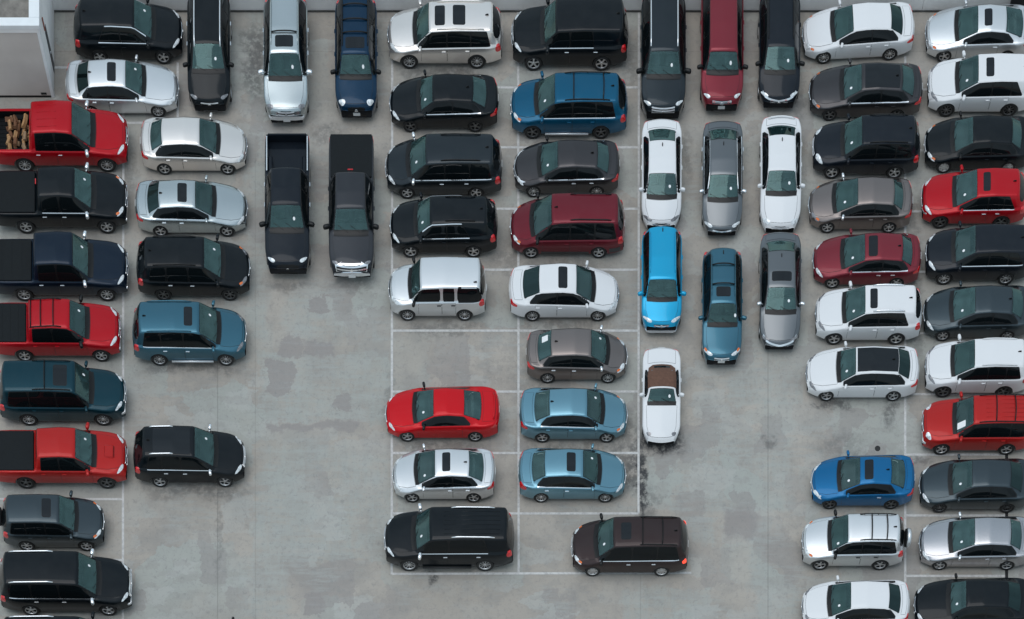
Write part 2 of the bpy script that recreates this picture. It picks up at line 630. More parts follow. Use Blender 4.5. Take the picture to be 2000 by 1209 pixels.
class Shell:
    """The lofted skin of one car, and things laid onto it."""

    def __init__(self, kind, L, **ov):
        p = dict(KINDS[kind])
        p.update(ov)
        self.p, self.L, self.kind = p, L, kind
        W, H = p['W'], p['H']
        self.hw = W / 2
        box = kind in ('suv', 'minivan')
        pts = [(-.1, p['zh'] * .72), (0, p['zh'] * .72), (.008, p['zh'] - .10), (.028, p['zh'] - .005), (.06, p['zh'] + .03), (p['cowl'], p['zc']),
               (p['ws'], H - .055), (p['ws'] * .6 + p['rr'] * .4, H), (p['rr'], H - (.035 if box else .07)), (p['rg'], (p['zb1'] + .02) if box else p['zd'])]
        if kind == 'pickup':
            pts += [(.99, p['zd']), (1.0, p['zd'] - .05), (1.1, p['zd'] - .05)]
        elif box:
            pts += [(.992, p['zb1'] - .10), (1.0, p['zb1'] - .34), (1.1, p['zb1'] - .34)]
        else:
            pts += [(.972, p['zd'] - .015), (.988, p['zd'] - .06), (1.0, p['zd'] - .30), (1.1, p['zd'] - .30)]
        self.ztop = curve(pts, L, .035)
        zb = [(-.1, p['zh'] * .62), (0, p['zh'] * .62), (.03, p['zh'] - .10), (.10, p['zh'] - .03), (p['cowl'], p['zb0']), (p['rr'], p['zb1']), (1.1, p['zb1'] + .01)]
        self._zb = curve(zb, L, .10)
        yt = [(-.1, .66 * self.hw), (0, .70 * self.hw), (p['cowl'] - .03, .80 * self.hw), (p['cowl'], .79 * self.hw), (p['ws'], p['rw']),
              (p['rr'], p['rw'] * .97)]
        if kind == 'pickup':
            yt += [(p['rg'], .86 * self.hw), (1.1, .86 * self.hw)]
        elif box:
            yt += [(p['rg'], p['rw'] * 1.02), (1.1, p['rw'] * 1.05)]
        else:
            yt += [(p['rg'], .74 * self.hw), (1.1, .72 * self.hw)]
        self._yt = curve(yt, L, .05)
        tf, tr = .15, .14
        self._w = lambda t: self.hw * (1 - p['cf'] * np.clip((tf - t) / tf, 0, 1) ** 2.4 - p['cr'] * np.clip((t - 1 + tr) / tr, 0, 1) ** 2.4)
        self.build()

    def rampf(self, x):
        return smoothstep((x - .02 * self.L) / (.46 * self.L))

    def rampr(self, x):
        return smoothstep((-x - .04 * self.L) / (.44 * self.L))

    def warp(self, x, y):
        q = (np.asarray(y) / self.hw) ** 2
        return x - self.p['kf'] * q * self.rampf(x) + self.p['kr'] * q * self.rampr(x)

    def x(self, t):
        return self.L / 2 - t * self.L

    def zs(self, t):
        return np.minimum(self._zb(t), self.ztop(t) - .03)

    def build(self):
        p, L = self.p, self.L
        R = p['R']
        self.wx = [L / 2 - p['wf'] * L, L / 2 - p['wr'] * L]
        xs_w = []
        for xw in self.wx:                                     # undo the plan curvature for the arch centres
            xs = xw
            for _ in range(6):
                xs = xw - (float(self.warp(xs, self.hw * .97)) - xs)
            xs_w.append(xs)
        Ra = R + (.05 if self.kind in ('sedan', 'minivan') else .075)
        st = list(np.linspace(-L / 2, L / 2, int(L / .06)))
        st += [L / 2 - a for a in (.006, .014, .03, .05, .08, .12, .16)] + [-L / 2 + a for a in (.006, .014, .03, .05, .08, .12)]
        for xs in xs_w:
            st += list(xs + Ra * np.cos(np.linspace(0, math.pi, 19))) + [xs + Ra + .006, xs - Ra - .006]
        if self.kind == 'pickup':
            self.bed0, self.bed1 = L / 2 - (p['rg'] + .012) * L, -L / 2 + .09
            st += [self.bed0, self.bed1]
        st = np.array(sorted(st, reverse=True))
        keep = [0]
        for i in range(1, len(st)):
            if st[keep[-1]] - st[i] > .0045:
                keep.append(i)
        keep[-1] = len(st) - 1
        X = st[keep]
        T = (L / 2 - X) / L
        n = len(X)
        w = self._w(T)
        zt, zs, yt = self.ztop(T), self.zs(T), self._yt(T)
        yt = np.minimum(yt, w * .9)
        z0 = p['sill'] + .03 * np.clip((.12 - T) / .12, 0, 1) + .10 * np.clip((T - .86) / .14, 0, 1)
        flare = np.zeros(n)
        for xs in xs_w:
            d = np.abs(X - xs)
            a = np.sqrt(np.clip(Ra * Ra - d * d, 0, None)) + R * .98
            z0 = np.where(d < Ra, np.maximum(z0, a), z0)
            flare = np.maximum(flare, np.exp(-(d / (Ra * 1.02)) ** 6))
        z0 = np.minimum(z0, zs - .08)
        fr = np.array([0, .05, .16, .32, .48, .64, .79, .91, 1.0])
        Y, Z = [], []
        sq = np.array([0, .15, .45, .80, 1.0])
        sy = np.array([.925, .955, .984, 1.0, .978])

        def yside(z):
            q = (z - p['sill']) / np.maximum(zs - p['sill'], .05)
            return w * np.interp(q, sq, sy) + .014 * flare * np.clip(1.1 - q, 0, 1)
        Y.append(yside(z0) - .07)
        Z.append(z0 + .02)
        for f in fr:
            z = z0 + (zs - z0) * f
            Y.append(yside(z))
            Z.append(z)
        ys = Y[-1]
        h = zt - zs
        crown = np.minimum(p['crown'], .55 * h)
        zc = zt - crown
        yb = np.maximum(ys - .06, yt + .005)
        zb = zs + np.minimum(.014, .3 * h)
        Y.append(yb)
        Z.append(zb)
        rc = np.minimum(.075, .42 * np.maximum(zc - zb, 0) + .012)
        dx, dz = yt - yb, zc - zb
        ln = np.sqrt(dx * dx + dz * dz) + 1e-6
        sx_, sz_ = yt - dx / ln * rc, zc - dz / ln * rc
        bul = np.minimum(.022, .06 * np.maximum(dz, 0))
        for f in (.25, .5, .75):
            Y.append(yb + (sx_ - yb) * f + bul * 4 * f * (1 - f))
            Z.append(zb + (sz_ - zb) * f)
        ex, ez = yt - rc, zc + crown * (1 - ((yt - rc) / yt) ** 2)
        for u in (0, .25, .5, .75, 1.0):
            Y.append(sx_ * (1 - u) ** 2 + 2 * yt * u * (1 - u) + ex * u * u)
            Z.append(sz_ * (1 - u) ** 2 + 2 * zc * u * (1 - u) + ez * u * u)
        self.icrown = len(Y) - 1
        for f in (.82, .62, .42, .2):
            Y.append(ex * f)
            Z.append(zc + crown * (1 - (ex * f / yt) ** 2))
        Y.append(np.zeros(n))
        Z.append(zt)
        Y, Z = np.array(Y), np.array(Z)                         # rows x stations
        m = Y.shape[0]
        self.m = m
        Yf = np.concatenate([Y, -Y[-2::-1]])                     # left side up, over, right side down
        Zf = np.concatenate([Z, Z[-2::-1]])
        M = Yf.shape[0]
        Xf = np.broadcast_to(X, Yf.shape)
        Xw = self.warp(Xf, Yf)
        V = np.stack([Xw.T.ravel(), Yf.T.ravel(), Zf.T.ravel()], 1)   # station-major
        F = []
        meta = []
        for i in range(n - 1):
            for j in range(M - 1):
                F.append((i * M + j, (i + 1) * M + j, (i + 1) * M + j + 1, i * M + j + 1))
                meta.append((i, j))
        for i, fl in ((0, False), (n - 1, True)):               # nose and tail faces
            for j in range(m - 1):
                a, b, c, d = i * M + j, i * M + j + 1, i * M + M - 2 - j, i * M + M - 1 - j
                q = (a, b, c, d) if fl else (d, c, b, a)
                if b == c:
                    q = (a, b, d) if fl else (d, b, a)
                F.append(q)
                meta.append((-1, j))
        self.V, self.F, self.meta, self.X, self.M = V, F, meta, X, M
        self.bvh = BVHTree.FromPolygons([tuple(v) for v in V.tolist()], F)
        self.cut = np.zeros(len(F), bool)
        C = np.array([V[list(f)].mean(0) for f in F])
        self.C = C
        if self.kind == 'pickup':
            mi = np.array([a for a, b in meta])
            mj = np.array([b for a, b in meta])
            mid = np.array([.5 * (X[a] + X[a + 1]) if a >= 0 else 99 for a in mi])
            inn = (mj >= self.icrown - 1) & (mj < M - self.icrown)
            self.cut |= inn & (mid < self.bed0) & (mid > self.bed1)
            k = int(np.argmin(np.abs(X - (self.bed0 + self.bed1) / 2)))
            self.bedw = float(Y[self.icrown - 1][k])
            self.bedz = float(Z[self.icrown - 1][k])

    # -------- laying patches
    def cast(self, pts, O, U, Vv, D, off):
        O, U, Vv, D = Vector(O), Vector(U), Vector(Vv), Vector(D).normalized()
        out = []
        for (a, b) in pts:
            o = O + U * a + Vv * b
            hit = self.bvh.ray_cast(o, D, 12.0)
            if hit[0] is None:
                hit = self.bvh.find_nearest(o + D * 2.0)
            out.append(hit[0] - D * off)
        return out, D

    def patch(self, name, poly, frame, mat, parent, off=.004, step=.09, thick=.012):
        O, U, Vv, D = frame
        outl = densify(poly, step)
        n = len(outl)
        xs = [q[0] for q in outl]
        ys = [q[1] for q in outl]
        x0, x1, y0, y1 = min(xs), max(xs), min(ys), max(ys)
        ga = np.arange(x0 + step * .6, x1, step)
        gb = np.arange(y0 + step * .6, y1, step)
        pts = list(outl)
        if len(ga) and len(gb):
            A, B = np.meshgrid(ga, gb)
            A, B = A.ravel(), B.ravel()
            ok = pip(A, B, inset(outl, step * .35))
            pts += list(zip(A[ok].tolist(), B[ok].tolist()))
        try:
            r = delaunay_2d_cdt([Vector((a, b)) for a, b in pts], [(i, (i + 1) % n) for i in range(n)], [], 1, 1e-5)
        except Exception:
            return None
        vv, faces = r[0], r[2]
        if not faces:
            return None
        W3, Dn = self.cast([(q.x, q.y) for q in vv], O, U, Vv, D, off)
        fs = [tuple(f) for f in faces]
        f0 = fs[0]
        nn = (W3[f0[1]] - W3[f0[0]]).cross(W3[f0[2]] - W3[f0[0]])
        if nn.dot(Dn) > 0:
            fs = [tuple(reversed(f)) for f in fs]
        edges = {}
        for f in fs:
            for k in range(len(f)):
                edges[(f[k], f[(k + 1) % len(f)])] = True
        vs = [tuple(q) for q in W3]
        if thick > 0:
            top, low = {}, {}
            for (a, b) in list(edges):
                if (b, a) not in edges:
                    for q in (a, b):
                        if q not in top:
                            top[q] = len(vs)
                            vs.append(tuple(W3[q]))
                            low[q] = len(vs)
                            vs.append(tuple(W3[q] + Dn * thick))
                    fs.append((top[b], top[a], low[a], low[b]))
        me = mesh_from(name, vs, fs)
        return link(name, me, mat, parent)

    def ring(self, name, poly, d, frame, mat, parent, off=.003, step=.09):
        O, U, Vv, D = frame
        a = densify(poly, step)
        loops = [a, inset(a, d * .5), inset(a, d)]
        vs = []
        for lp in loops:
            vs += self.cast(lp, O, U, Vv, D, off)[0]
        n = len(a)
        fs = []
        for k in range(2):
            for i in range(n):
                j = (i + 1) % n
                fs.append((k * n + i, k * n + j, (k + 1) * n + j, (k + 1) * n + i))
        nn = (vs[1] - vs[0]).cross(vs[n] - vs[0])
        if nn.dot(Vector(D)) > 0:
            fs = [tuple(reversed(f)) for f in fs]
        return link(name, mesh_from(name, vs, fs), mat, parent)

    TOP = ((0, 0, 4), (1, 0, 0), (0, 1, 0), (0, 0, -1))

    def side(self, s):
        return ((0, s * 3, 0), (1, 0, 0), (0, 0, 1), (0, -s, 0))

    def front(self):
        return ((self.L / 2 + 2, 0, 0), (0, 1, 0), (0, 0, 1), (-1, 0, 0))

    def rear(self):
        return ((-self.L / 2 - 2, 0, 0), (0, 1, 0), (0, 0, 1), (1, 0, 0))

    def corner(self, target, D):
        D = Vector(D).normalized()
        U = Vector((0, 0, 1)).cross(D).normalized()
        Vv = D.cross(U).normalized()
        if Vv.z < 0:
            Vv = -Vv
        return (Vector(target) - D * 2.0, U, Vv, D)

    def topoly(self, ty):
        """(t, y) outline seen from above -> (x, y), following the plan curvature."""
        pts = densify([(self.x(t), y) for t, y in ty], .07)
        return [(float(self.warp(x, y)), y) for x, y in pts]

    def hit_top(self, x, y):
        r = self.bvh.ray_cast(Vector((x, y, 4)), Vector((0, 0, -1)), 10)
        return r[0] if r[0] is not None else Vector((x, y, 1))

    def hit_side(self, x, z, s):
        r = self.bvh.ray_cast(Vector((x, s * 3, z)), Vector((0, -s, 0)), 10)
        return r[0] if r[0] is not None else Vector((x, s * self.hw, z))

    def cut_under(self, poly, zmin):
        self.cut |= pip(self.C[:, 0], self.C[:, 1], poly) & (self.C[:, 2] > zmin)

    def body(self, mat, parent):
        fs = [f for f, c in zip(self.F, self.cut) if not c]
        used = np.zeros(len(self.V), bool)
        for f in fs:
            used[list(f)] = True
        idx = np.cumsum(used) - 1
        me = mesh_from('body', self.V[used], [tuple(idx[list(f)]) for f in fs])
        return link('body', me, mat, parent)


NAMES = {'sedan': 'sedan', 'coupe': 'coupe', 'suv': 'suv', 'minivan': 'minivan', 'pickup': 'pickup_truck', 'convertible': 'convertible'}
CATS = {'sedan': 'sedan car', 'coupe': 'coupe car', 'suv': 'SUV', 'minivan': 'minivan', 'pickup': 'pickup truck', 'convertible': 'convertible car'}
GROUPS = {'sedan': 'sedans parked on the deck', 'coupe': 'two door coupes parked on the deck', 'suv': 'SUVs parked on the deck', 'minivan': 'minivans parked on the deck',
          'pickup': 'pickup trucks parked on the deck', 'convertible': None}


def make_car(kind, loc, heading, L, col, label, **o):
    """kind; loc (x, y) of the middle; heading in degrees; L length. o: profile overrides and equipment."""
    base = {'coupe': 'sedan', 'convertible': 'sedan'}.get(kind, kind)
    prof = {k: o[k] for k in KINDS[base] if k in o}
    if kind == 'coupe':
        prof.setdefault('H', 1.40)
    s = Shell(base, L, **prof)
    p = s.p
    g = o.get
    body_mat = pmat(col)
    root = bpy.data.objects.new(NAMES[kind], None)
    root.empty_display_size = .5
    COL.objects.link(root)
    root.location = (loc[0], loc[1], 0)
    root.rotation_euler = (0, 0, math.radians(heading))
    thing(root, label, CATS[kind], GROUPS[kind])
    hw, H, W = s.hw, p['H'], p['W']
    boxy = base in ('suv', 'minivan')
    cowl, ws, rr, rg = p['cowl'], p['ws'], p['rr'], p['rg']
    dark_trim = M_TRIM

    # ---- windscreen, with its black border, and the cowl below it
    def edge(t, m):
        return float(s._yt(t)) - m
    tb, tt = cowl + .002, ws - .010
    wpoly = []
    for k in range(7):
        t = tb + (tt - tb) * k / 6
        wpoly.append((t, edge(t, .02)))
    wpoly += [(t, -y) for t, y in reversed(wpoly)]
    wp = s.topoly(wpoly)
    s.ring('windscreen_seal', wp, .075, s.TOP, dark_trim, root, .003)
    gl = s.patch('windshield', inset(wp, .018), s.TOP, M_WINDS[(len(label) * 7 + int(abs(loc[1]) * 3)) % 4], root, .007, thick=0)
    s.cut_under(inset(wp, .045), p['zb0'] - .02)
    cp = s.topoly([(cowl - .026, edge(cowl, .03)), (cowl + .012, edge(cowl, .015)), (cowl + .012, -edge(cowl, .015)), (cowl - .026, -edge(cowl, .03))])
    cw = s.patch('cowl', cp, s.TOP, dark_trim, root, .009)
    for y0 in (.42, -.12):                                      # wiper arms lying on the glass
        b = MB()
        q = [s.hit_top(float(s.warp(s.x(cowl - .004 + .012 * k), y0 - .15 * k)), y0 - .15 * k) + Vector((0, 0, .022)) for k in range(4)]
        b.tube(q, .009, 5)
        b.build('wiper', M_TRIM, root)
    # paper tag on the driver's side of the glass
    if g('tag', True):
        ty = g('tagy', .34)
        tx = s.x(cowl + (ws - cowl) * g('tagt', .42))
        s.patch('paper_tag', [(tx + .052 * math.cos(a * math.pi / 5), ty + .052 * math.sin(a * math.pi / 5)) for a in range(10)],
                s.TOP, M_STICKER, root, .010, .05, .003)
    if g('visor_paper'):
        tx = s.x(cowl + .03)
        s.patch('paper_sheet', rrect(tx - .26, tx + .06, .30, .56, .02), s.TOP, M_STICKER, root, .010, .08, .003)

    # ---- rear window
    if base == 'sedan' and kind != 'convertible':
        t0, t1 = rr + .006, rg - .008
        rp = []
        for k in range(6):
            t = t0 + (t1 - t0) * k / 5
            rp.append((t, edge(t, .03 + .03 * (k / 5) ** 2)))
        rp += [(t, -y) for t, y in reversed(rp)]
        rp = s.topoly(rp)
        s.ring('rear_window_seal', rp, .06, s.TOP, dark_trim, root, .003)
        rmat = {'teal': M_REARG, 'dark': M_REARD}[g('rglass', 'teal')]
        s.patch('rear_window', inset(rp, .015), s.TOP, rmat, root, .007, thick=0)
        s.cut_under(inset(rp, .028), p['zb1'] - .02)
        if g('rear_paper'):
            tx = s.x(rr + (rg - rr) * .45)
            s.patch('paper_sheet', rrect(tx - .13, tx + .13, .12, .40, .02), s.TOP, M_STICKER, root, .010, .08, .003)
    elif boxy:
        zlo, zhi = p['zb1'] + .03, H - .085
        yy = p['rw'] + .0
        rp = chaikin([(-yy - .04, zlo), (yy + .04, zlo), (yy - .03, zhi), (-yy + .03, zhi)], 2)
        s.patch('rear_window', rp, s.rear(), M_SIDEGLASS, root, .006, .07)
    else:
        if base == 'pickup':
            yy = p['rw'] - .06
            s.patch('rear_window', rrect(-yy, yy, p['zd'] + .12, H - .16, .06), s.rear(), M_SIDEGLASS, root, .006, .08)

    # ---- panels: bonnet, boot lid, doors
    hood = [(.034, .56 * hw), (.05, .66 * hw), (.12, edge(.12, -.02)), (cowl - .030, edge(cowl, -.015))]
    hood += [(t, -y) for t, y in reversed(hood)]
    hp = s.topoly(hood)
    s.patch('hood_gap', inset(hp, -.010), s.TOP, M_TRIM, root, .0025, .12, .004)
    hd = s.patch('hood', hp, s.TOP, body_mat, root, .006, .10, .005)
    if g('scoop'):
        b = MB()
        q = s.hit_top(s.x(.13), 0)
        b.box(-.22, .22, -.28, .28, -.05, .05, .05, Matrix.Translation(q) @ Matrix.Rotation(math.radians(5), 4, 'Y'))
        sc = b.build('hood_scoop', body_mat, root, False)
        b = MB()
        b.box(.215, .228, -.24, .24, -.03, .035, .0, Matrix.Translation(q) @ Matrix.Rotation(math.radians(5), 4, 'Y'))
        b.build('scoop_opening', M_TRIM, sc)
    if base == 'sedan':
        tp = s.topoly([(rg + .012, edge(rg, .01)), (.965, edge(.95, .02)), (.965, -edge(.95, .02)), (rg + .012, -edge(rg, .01))])
        s.patch('trunk_gap', inset(tp, -.010), s.TOP, M_TRIM, root, .0025, .12, .004)
        s.patch('trunk_lid', tp, s.TOP, body_mat, root, .006, .10, .005)
        if g('spoiler'):
            b = MB()
            q = [s.hit_top(float(s.warp(s.x(.955), y)), y) + Vector((-.01, 0, .055)) for y in (-.58, -.45, -.2, 0, .2, .45, .58)]
            q[0].z -= .05
            q[-1].z -= .05
            b.tube(q, .035, 8)
            b.build('spoiler', body_mat, root, True)
    # daylight opening
    t_end = rr + p['dlo'] * (rg - rr) if base != 'pickup' else rr - .02
    if boxy:
        t_end = rr + p['dlo']
    t_end = g('dlo_end', t_end)
    if base == 'pickup':
        tbp = ws + (t_end - ws) * .46
        cuts = [tbp]
    elif kind in ('coupe', 'convertible'):
        cuts = []
    elif boxy:
        cuts = [ws + (rr - ws) * .27, ws + (rr - ws) * .65]
    else:
        cuts = [ws + (t_end - ws) * .40]
    cuts = g('cuts', cuts)

    def zl(t):
        return float(s.zs(t)) + .035

    def zu(t):
        return float(s.ztop(t)) - p['crown'] - .054
    tf = cowl
    while zu(tf) - zl(tf) < .05 and tf < ws:
        tf += .004
    slant = g('slant', .055 if base == 'sedan' else .03)
    if base == 'pickup':
        slant = .01
    while zu(t_end - slant) - zl(t_end - slant) < .10 and t_end > ws:
        t_end -= .005

    def pane(a, b, grow=0.0, first=True, last=True, nn=10):
        pts = []
        e = b - (slant if last else 0)
        for k in range(nn + 1):
            t = a + (e - a) * k / nn
            pts.append((s.x(t), zu(t) + grow))
        for k in range(nn + 1):
            t = b + (a - b) * k / nn
            pts.append((s.x(t), zl(t) - grow))
        if grow:
            pts = [(x + (grow if k <= 0 or k >= 2 * nn + 1 else 0), z) for k, (x, z) in enumerate(pts)]
        return pts
    for sd in (1, -1):
        fr = s.side(sd)
        if kind != 'convertible' and g('frames', True):
            full = densify(pane(tf, t_end), .05)
            s.patch('window_frame', inset(chaikin(full, 1), -.022), fr, M_TRIM, root, .007, .05, .007)
        ends = [tf] + list(cuts) + [t_end]
        for k in range(len(ends) - 1):
            gp_ = g('gap', .006)
            a = ends[k] + (gp_ if k else .0)
            b = ends[k + 1] - (gp_ if k < len(ends) - 2 else 0)
            pl = chaikin(pane(a, b, 0, k == 0, k == len(ends) - 2, 6), 1)
            s.patch('side_window', pl, fr, M_SIDEGLASS, root, .0115, .06, .004)
        if g('quarter'):
            ta, tb2 = g('quarter')
            q1 = [(s.x(ta + (tb2 - ta) * k / 6), zu(ta + (tb2 - ta) * k / 6) + .05) for k in range(7)]
            q2 = [(s.x(tb2 + (ta - tb2) * k / 6), zl(tb2 + (ta - tb2) * k / 6) - .03) for k in range(7)]
            s.patch('quarter_panel', chaikin(q1 + q2, 1), fr, M_TRIM, root, .008, .05, .008)
        if g('belt'):
            pts = [(s.x(tf + .004 + (t_end - .004 - tf) * k / 12), 0) for k in range(13)]
            up = [(x, zl((L / 2 - x) / L) - .004) for x, _ in pts]
            dn = [(x, zl((L / 2 - x) / L) - .024) for x, _ in reversed(pts)]
            s.patch('belt_trim', up + dn, fr, M_CHROME, root, .012, .09, .008)
            if g('belt') == 'full':
                pts2 = [tf + .03 + (t_end - slant - tf - .03) * k / 12 for k in range(13)]
                up = [(s.x(t), zu(t) + .030) for t in pts2]
                dn = [(s.x(t), zu(t) + .006) for t in reversed(pts2)]
                s.patch('roof_trim', up + dn, fr, M_CHROME, root, .010, .09, .008)
        # doors
        zr = p['sill'] + .10
        tA = max(cowl - .012, p['wf'] + (p['R'] + .16) / L)
        tW = p['wr'] - (p['R'] + .07) / L
        if base == 'pickup':
            dd = [(tA, cuts[0] if cuts else .5), (cuts[0] if cuts else .5, rr - .005)]
        elif kind in ('coupe', 'convertible'):
            dd = [(tA, min(tW - .02, ws + .24))]
        elif boxy:
            dd = [(tA, cuts[0]), (cuts[0], min((list(cuts) + [1.0])[1], tW + .06))]
        else:
            dd = [(tA, cuts[0]), (cuts[0], min(tW + .06, t_end - .03))]
        for (a, b) in dd:
            def zbelt(t):
                return float(s.zs(t)) - .012
            top = [(s.x(a + .003 + (b - a - .006) * k / 5), zbelt(a + (b - a) * k / 5)) for k in range(6)]
            low = [(s.x(min(b - .003, tW)), zr), (s.x(a + .003), zr)]
            if b - .003 > tW + .005:
                low = [(s.x(b - .003), min(p['R'] * 2 + .22, zbelt(b) - .06))] + low
            dp = top + low
            d = s.patch('door', dp, fr, body_mat, root, .007, .10, .006)
            s.patch('door_gap', inset(densify(dp, .1), -.010), fr, M_TRIM, d or root, .001, .10, .003)
            xh = s.x(b - .028)
            zhd = zbelt(b) - .10
            hq = s.hit_side(xh, zhd, sd)
            b2 = MB()
            b2.box(-.09, .09, -.020, .020, -.016, .016, .010, Matrix.Translation(hq + Vector((0, sd * .018, 0))))
            hm = {'chrome': M_CHROME, 'body': body_mat, 'black': M_TRIM}[g('handles', 'chrome' if g('belt') else 'body')]
            b2.build('handle', hm, d or root)
        if g('clad'):
            xa, xb = s.wx[0] - p['R'] - .11, s.wx[1] + p['R'] + .11
            s.patch('side_cladding', [(xa, p['sill'] + .02), (xb, p['sill'] + .02), (xb, p['sill'] + .19), (xa, p['sill'] + .19)], fr, M_CLAD, root, .012, .12)
        if g('clad') == 'full':
            s.patch('rear_cladding', [(s.wx[1] - p['R'] - .12, .36), (-L / 2 + .20, .36), (-L / 2 + .20, .60), (s.wx[1] - p['R'] - .12, .60)], fr, M_CLAD, root, .012, .10)
        if g('steps'):
            b2 = MB()
            b2.tube([(s.wx[0] - p['R'] - .2, sd * (hw - .0), .34), (s.wx[1] + p['R'] + .2, sd * (hw - .0), .34)], .045, 8)
            b2.build('side_step', M_SATIN if g('steps') == 'silver' else M_PLASTIC, root, True)

    # ---- roof furniture
    def roofz(t, y):
        x = s.x(t)
        return s.hit_top(float(s.warp(x, y)), y)
    if g('sunroof'):
        for (a, b) in (g('sunroof') if isinstance(g('sunroof'), list) else [g('sunroof')]):
            yy = g('sunroof_w', .40)
            pl = rrect(s.x(b), s.x(a), -yy, yy, .06)
            s.ring('sunroof_seal', inset(pl, -.02), .03, s.TOP, dark_trim, root, .003)
            s.patch('sunroof', pl, s.TOP, M_ROOFGLASS, root, .006, .09)
    if g('pano'):
        a, b = g('pano')
        pl = s.topoly([(a, p['rw'] - .075), (b, p['rw'] - .09), (b, -p['rw'] + .09), (a, -p['rw'] + .075)])
        s.patch('glass_roof', pl, s.TOP, M_ROOFGLASS, root, .006, .09)
    if g('rails'):
        rm = {'silver': M_CHROME, 'black': M_TRIM, 'body': body_mat}[g('rails')]
        a, b = g('rail_t', (ws + .06, rr - .06))
        yr = p['rw'] - g('rail_in', .10)
        for sd in (1, -1):
            bb = MB()
            q = [roofz(a + (b - a) * k / 8, sd * yr) + Vector((0, 0, .045 if 0 < k < 8 else .01)) for k in range(9)]
            bb.tube(q, .029 if g('rails') == 'silver' else .021, 8)
            for k in (1, 4, 7):
                bb.tube([q[k] - Vector((0, 0, .06)), q[k]], .022, 6)
            bb.build('roof_rail', rm, root, True)
    for t in g('bars', []):
        bb = MB()
        yr = p['rw'] - g('rail_in', .10)
        q = [roofz(t, y) + Vector((0, 0, .07)) for y in (-yr, -yr * .5, 0, yr * .5, yr)]
        q[0].z -= .03
        q[-1].z -= .03
        bb.tube(q, .026, 8)
        bb.build('roof_bar', M_TRIM, root, True)
    if g('ribs'):
        for k in range(g('ribs')):
            y = (k - (g('ribs') - 1) / 2) * (2 * p['rw'] - .5) / (g('ribs') - 1)
            bb = MB()
            bb.tube([roofz(t, y) + Vector((0, 0, .002)) for t in (ws + .10, (ws + rr) / 2, rr - .05)], .012, 6)
            bb.build('roof_rib', body_mat, root, True)
    if g('fin', base != 'pickup'):
        q = roofz(g('fin_t', rr - .045), g('fin_y', 0))
        f = link('antenna', sh('fin', fin_mesh), None, root)
        f.location = q
        if not f.data.materials:
            f.data.materials.append(M_TRIM)
    if g('brake_light'):
        b = MB()
        b.box(-.02, .02, -.12, .12, -.025, .025, .01, Matrix.Translation((s.x(rr + .012), 0, H - .10)))
        b.build('brake_light', M_TAIL, root)

    # ---- lamps
    for sd in (1, -1):
        hl = g('hl', {})
        tx, ty, tz = L / 2 - hl.get('x', .26), sd * hl.get('y', .745) * hw, hl.get('z', p['zh'] - .035)
        fr = s.corner((tx, ty, tz), (-.70, -sd * .48, -.52))
        a, b = hl.get('w', .26), hl.get('h', .066)
        e = sd
        shape = [(-a * e, -b * .2), (-a * .5 * e, -b * .85), (a * .5 * e, -b), (a * e, -b * .3), (a * 1.02 * e, b * .6), (a * .4 * e, b), (-a * .5 * e, b * .45)]
        # the outline runs inboard (-) to outboard (+)
        lm = M_LAMPD if hl.get('smoked') else M_LAMP
        lo = s.patch('headlight', chaikin(shape, 2), fr, lm, root, .010, .035)
        if hl.get('amber') and lo:
            fr2 = s.corner((tx - .13, ty + sd * .07, tz + .0), (-.45, -sd * .75, -.45))
            s.patch('indicator', chaikin([(-.085 * e, -.035), (.085 * e, -.04), (.09 * e, .03), (-.085 * e, .035)], 1), fr2, M_AMBER, lo, .016, .03)
        tl = g('tl', {})
        tall = boxy or base == 'pickup'
        tz = tl.get('z', (p['zb1'] - (.30 if base == 'pickup' else .10)) if tall else p['zd'] - .16)
        a, b = tl.get('w', .13 if tall else .22), tl.get('h', .17 if tall else .085)
        fr = s.corner((-L / 2 + tl.get('x', .10 if base == 'pickup' else .17), sd * (.90 if tall else .80) * hw, tz), (.72, -sd * .66, -.22))
        s.patch('taillight', chaikin([(-a, -b), (a, -b * .9), (a, b * .8), (-a, b)], 2), fr, M_TAILON if tl.get('on') else M_TAIL, root, .016, .03, .016)

    # ---- front face
    gr = g('grille', {})
    gm = {'chrome': M_CHROME, 'black': M_TRIM, 'satin': M_SATIN}
    gw, z0, z1 = gr.get('w', .42), gr.get('z0', p['zh'] - .30), gr.get('z1', p['zh'] - .09)
    gp = s.patch('grille', chaikin([(-gw * .86, z0), (gw * .86, z0), (gw, z1), (-gw, z1)], 1), s.front(), M_TRIM, root, .008, .06)
    nb = gr.get('bars', 2)
    for k in range(nb):
        z = z0 + (z1 - z0) * (k + .5) / nb
        th = gr.get('th', .016)
        ww = gw * .93
        s.patch('grille_bar', [(-ww, z - th), (ww, z - th), (ww, z + th), (-ww, z + th)], s.front(), gm[gr.get('mat', 'chrome')], gp or root, .020, .08)
    if gr.get('frame'):
        s.ring('grille_frame', inset(chaikin([(-gw * .86, z0), (gw * .86, z0), (gw, z1), (-gw, z1)], 1), -.035), .045, s.front(), gm[gr['frame']], gp or root, .024, .05)
    if gr.get('wing'):
        # a bright strip running the whole width between the lamps, along the leading edge
        zz = gr['wing']
        pl = [(-.80 * hw, zz + .05), (-.5 * hw, zz), (0, zz - .03), (.5 * hw, zz), (.80 * hw, zz + .05)]
        s.patch('grille_strip', [(y, z - .026) for y, z in pl] + [(y, z + .026) for y, z in reversed(pl)], s.front(), gm['chrome'], root, .020, .06)
    if gr.get('emblem', True):
        zz = (z0 + z1) / 2
        s.patch('emblem', [(.075 * math.cos(a * math.pi / 6), zz + .05 * math.sin(a * math.pi / 6)) for a in range(12)], s.front(), M_CHROME, gp or root, .030, .04)
